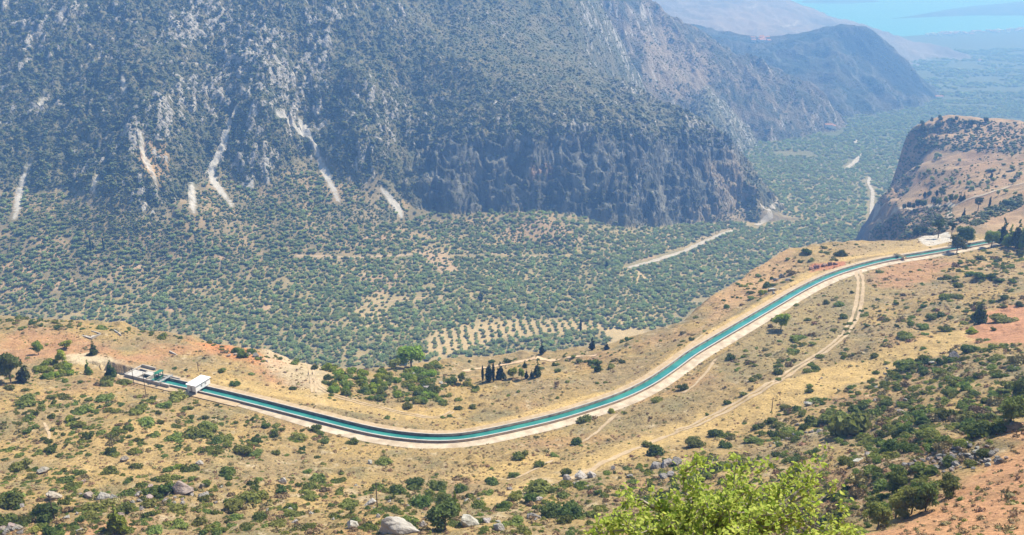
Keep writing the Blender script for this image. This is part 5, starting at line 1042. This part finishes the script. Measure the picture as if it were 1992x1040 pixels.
# ------------------------------------------------------------------ boulders
BLD = """85 918 26 p;241 896 17 p;161 940 18 p;104 967 28 p;40 986 18 g;175 968 22 p;199 970 28 w;219 971 16 g;396 966 20 g;394 946 12 g;292 947 15 p;270 961 14 g;289 971 24 p;274 991 14 g;272 975 12 g;550 939 23 w;495 945 10 w;387 904 17 w;300 932 8 g;236 1003 15 p;157 1033 13 w;564 993 14 w;575 1015 15 w;685 1025 32 w;692 945 8 w;720 902 16 w;722 980 29 w;910 1022 48 w;949 1015 22 w;968 1030 28 w;841 1008 28 w;824 1024 22 w;1040 1008 28 g;1022 968 15 w;1045 973 20 w;991 953 15 w;1061 953 12 w;1105 934 26 w;1130 930 34 w;1150 926 22 w;1125 945 20 w;1193 912 13 g;1226 928 20 g;1275 908 26 g;1296 904 30 g;1315 902 26 g;1305 925 28 g;1290 930 20 g;
1687 884 13 w;1854 697 24 g;1812 706 15 w;1752 802 17 p;1573 788 17 w;805 732 18 w;833 756 20 w;815 742 12 w;858 745 10 w;445 693 9 p;458 690 11 p;470 692 9 g;484 690 12 p;497 693 14 g;508 697 14 p;519 703 9 p;1590 521 14 r;1603 518 12 r;1614 516 13 r;1626 515 11 r;1577 523 11 r;1521 540 16 g;1532 545 14 g;1510 545 12 g;1500 565 16 w;1505 571 10 w;1492 572 8 w;560 690 9 w;350 945 10 p;328 962 9 w;430 948 11 w;605 1000 12 w;650 1010 10 w;735 1005 14 w;520 992 9 w;30 965 10 w;130 1008 12 w;150 1000 9 w;340 978 10 w;420 978 9 g;1435 905 12 g;1345 925 16 g;1335 955 13 g;1440 930 10 g;1370 900 12 g"""
BLD = [(float(a), float(b), float(c), k) for a, b, c, k in (t.split() for t in _re.split(r'[;\n]+', BLD.strip()) if t.strip())]
BM_ = {'p': ('pinkish grey', noisy('pinkish_grey_rock', (.24,.19,.15), (.40,.34,.28), .9, bump=.7, rnd=.12)), 'g': ('grey', noisy('grey_rock', (.17,.155,.135), (.33,.31,.275), .9, bump=.7, rnd=.12)), 'w': ('pale limestone', noisy('white_limestone', (.27,.245,.205), (.48,.45,.39), .9, bump=.7, rnd=.10)), 'r': ('red-brown', noisy('red_brown_rock', (.17,.10,.075), (.30,.20,.145), 1.0, bump=.3, rnd=.12))}
for u, v, n, w0, w1, kk in [(1500,868,0,0,0,'')]: pass
for t in np.linspace(0, 1, 15): BLD.append((1496 + 108*t + G.normal()*3, 868 - 30*t - 8*math.sin(t*3) + G.normal()*2, G.uniform(6, 12), 'w'))
for x, y, z, u, v in spread([(1752,905),(1800,890),(1880,862),(1965,872),(1960,895),(1880,918),(1800,928)], 74, (L_N,), G): BLD.append((u, v, G.uniform(6, 17), 'pgw'[int(G.integers(3))]))
for x, y, z, u, v in spread([(0,1012),(44,1018),(50,1040),(0,1040)], 15, (L_N,), G): BLD.append((u, v, G.uniform(9, 18), 'pg'[int(G.integers(2))]))
for x, y, z, u, v in spread([(150,960),(320,950),(420,960),(400,985),(200,990)], 18, (L_N,), G): BLD.append((u, v, G.uniform(6, 12), 'pw'[int(G.integers(2))]))
for x, y, z, u, v in spread([(680,960),(1180,930),(1180,1036),(680,1036)], 18, (L_N,), G): BLD.append((u, v, G.uniform(5, 12), 'w'))
for x, y, z, u, v in spread([(1500,720),(1980,690),(1980,840),(1560,860)], 24, (L_N,), G): BLD.append((u, v, G.uniform(5, 11), 'wg'[int(G.integers(2))]))
def rock_mesh(seed, flat=.75, sub=4):
    rng = np.random.default_rng(seed); iv, fi = ico(sub); v = iv.copy(); n = len(v)
    for _ in range(16):                             # broken facets
        d = rng.normal(size=3); d /= np.linalg.norm(d); c_ = rng.uniform(.42, .78); q = v @ d; v = v - np.maximum(0, q-c_)[:, None]*d*.97
    o = rng.random(3)*50
    f_ = fbm(v[:, 0]*1.7+o[0], v[:, 1]*1.7+v[:, 2]*1.9+o[1], 4, 9); v = v*(1+.16*f_[:, None]); v = v*np.array([1, rng.uniform(.7, .95), flat]); return v, fi
RM = {}
for k_, (d_, m_) in BM_.items(): RM[k_] = [mesh_np('boulder', *rock_mesh(700+ord(k_)*3+i, (.7, .85, .6, .75)[i]), [m_]) for i in range(4)]
def boulder(u, v, wd_, k_, label, i=0, me=None, hs=1.0, dz=.25, asp=1.0, group='boulders on the near slopes'):
    h = hit(u, v)
    if not h or h[3] != L_N: return
    x, y, z = h[:3]; r_ = wd_*.5*math.sqrt(x*x+y*y+(z-CAMZ)**2)/FPX*1.08
    o = link('boulder', me or RM[k_][i % 4], loc=(x, y, z + r_*dz), label=label, cat='boulder', group=group); o.rotation_euler = (G.normal()*.18, G.normal()*.18, G.random()*6.28 if asp == 1 else 0); o.scale = (r_, r_*asp, r_*hs)
for i, (u, v, wd_, k_) in enumerate(BLD):
    h = hit(u, v)
    if h and not offroad(h[0], h[1], -4, 7.5): continue
    sz = 'large' if wd_ > 20 else 'small' if wd_ < 11 else 'mid-sized'
    boulder(u, v, wd_, k_, lab(f'{sz} {BM_[k_][0]} boulder', u, v, alts=('rounder', 'flatter', 'angular', 'tilted', 'half-buried')), i)
mb1 = mesh_np('boulder', *rock_mesh(901, .62, 4), [BM_['p'][1]]); boulder(358, 957, 58, 'p', 'biggest brown boulder with pale flat top and dark shadowed front', me=mb1, hs=.95, asp=.75, dz=.2)
mb2 = mesh_np('boulder', *rock_mesh(902, .6, 4), [BM_['w'][1]]); boulder(775, 1036, 84, 'w', 'huge white limestone boulder at the bottom edge left of the dark pine', me=mb2, hs=.9, asp=.7, dz=.15)
h = hit(1676, 893)
if h:
    o = link('rock_slab', mesh_np('rock_slab', *rock_mesh(903, .5, 4), [BM_['w'][1]]), loc=(h[0], h[1], h[2]-.1), label='flat pale rock slab left of the stone rubble on the right slope', cat='rock slab'); r_ = 25*math.hypot(h[0], h[1], h[2]-CAMZ)/FPX; o.scale = (r_, r_*.9, r_*.16); o.rotation_euler = (-.2, .1, .4)

# ------------------------------------------------------------------ the leafy tree just below the viewpoint
L_FIG = leafy('fresh_yellow_green_leaves', (.20,.33,.025), (.60,.62,.13), 9, rnd=.0, trans=.5); M_FBARK = noisy('pale_grey_bark', (.20,.17,.13), (.36,.32,.27), 6, bump=.01)
tb = np.array((4.6, 16.6, gz(4.6, 16.6)))
tips = [(1440,884,16.4),(1395,905,15.8),(1330,938,16),(1270,965,16.6),(1215,988,16),(1165,1028,16.5),(1500,900,17),(1545,935,16.2),(1612,872,17.2),(1640,935,16.6),(1583,905,17.6),(1590,968,15.6),(1665,1015,16),(1300,1005,15.2),(1450,960,15.2),(1520,995,15),(1380,985,15),(1235,1040,15.2),(1460,905,17.6),(1350,960,17.4),(1420,1030,14.6),(1560,1040,14.8),(1500,1060,14.4),(1330,1060,14.6),(1640,1060,15.2),(1250,1080,15),(1425,930,17),(1480,940,16.6),(1615,900,16.8),(1190,1010,16.8),(1140,1045,16.2),(1250,985,17.2),(1290,985,16.6),(1310,960,17.4),(1360,925,16.6),(1410,945,16),(1500,960,16),(1560,905,17.4),(1600,1000,16),(1650,985,17),(1680,1035,16.6),(1180,1060,15.4),(1370,1020,15.6),(1460,1000,15),(1540,1000,16.4),(1620,1040,15.6),(1270,1030,16),(1152,1018,16.4),(1172,1004,16.8),(1200,1000,16)]
ft = link('leafy_tree', None, loc=tuple(tb), label='leafy yellow-green tree close to the viewpoint at the bottom edge', cat='tree')
tm = MB(); LP = []; rng = np.random.default_rng(77)
fork = [np.array((rng.normal()*.35, rng.normal()*.3, 1.3+rng.random()*.5)) for _ in range(6)]
tm.bar((0,0,-.6),(0,0,.9),.17,n=9,r2=.14)
for f in fork: tm.bar((0,0,.88), f, .11, n=7, r2=.075)
for u, v, y in tips:
    T = np.array(at_y(u, v, y)) - tb; f = min(fork, key=lambda q: np.linalg.norm((q-T)[:2])); prev = f; L_ = np.linalg.norm(T-f); r0 = .05; P = [f]
    side = rng.normal(size=3)*.12*L_
    for k_ in range(1, 8):
        t = k_/7; p = f + (T-f)*t + side*math.sin(pi*t) + np.array((0,0,-.18*L_*math.sin(pi*t)*.5)) + rng.normal(size=3)*.03; r1 = .05*(1-t)+.006; tm.bar(prev, p, r0, n=5, r2=r1); prev, r0 = p, r1; P.append(p)
    for k_ in range(2, 8):
        for _ in range(4):
            t = rng.random(); p = P[k_-1] + (P[k_]-P[k_-1])*t; d = rng.normal(size=3); d[2] = abs(d[2])*.9+.1; d /= np.linalg.norm(d); ln = rng.uniform(.10, .46)*(1.15-.08*k_); q = p + d*ln; tm.bar(p, q, .010, n=4, r2=.004)
            for s_ in np.linspace(.1, 1, 8): LP.append((p + d*ln*s_ + rng.normal(size=3)*.07, d))
tm.build('trunk', M_FBARK, ft)
n = len(LP); P = np.array([p for p, _ in LP]); D = np.array([d for _, d in LP]); nn = rng.normal(size=(n, 3))*.6 + np.array((.1,-.1,.8)); nn /= np.linalg.norm(nn, axis=1)[:, None]
t = np.cross(nn, rng.normal(size=(n, 3)) + D*.6); t /= np.linalg.norm(t, axis=1)[:, None]; b = np.cross(nn, t); s = rng.uniform(.026, .06, n)[:, None]
V = np.stack([P - t*s*1.1, P - t*s*.4 + b*s*.7 + nn*s*.18, P + t*s*.5 + b*s*.62 + nn*s*.18, P + t*s*1.25, P + t*s*.5 - b*s*.62 + nn*s*.18, P - t*s*.4 - b*s*.7 + nn*s*.18], 1).reshape(-1, 3); i6 = np.arange(n)*6
F = np.concatenate([np.stack([i6, i6+1, i6+2, i6+3], 1), np.stack([i6, i6+3, i6+4, i6+5], 1)])
link('crown', mesh_np('crown', V, F, [L_FIG]), ft)
# ------------------------------------------------------------------ the summer haze in the valley air
hb = bmesh.new(); bmesh.ops.create_cube(hb, size=1); hme = bpy.data.meshes.new('haze')
for v_ in hb.verts: v_.co = (v_.co.x*36000, 7500 + v_.co.y*17000, -10 + (v_.co.z+.5)*780)
hb.to_mesh(hme); hb.free()
hm = bpy.data.materials.new('haze_air'); hm.use_nodes = True; hn = hm.node_tree; hn.nodes.remove(hn.nodes['Principled BSDF'])
pv = node(hn, 'ShaderNodeVolumePrincipled'); pv.inputs['Color'].default_value = (.20,.45,1.0,1); pv.inputs['Absorption Color'].default_value = (.42,.52,1,1); pv.inputs['Density'].default_value = 2.5e-4; pv.inputs['Anisotropy'].default_value = 0.2
hn.links.new(pv.outputs[0], hn.nodes['Material Output'].inputs['Volume']); hme.materials.append(hm)
link('haze', hme, kind='stuff')
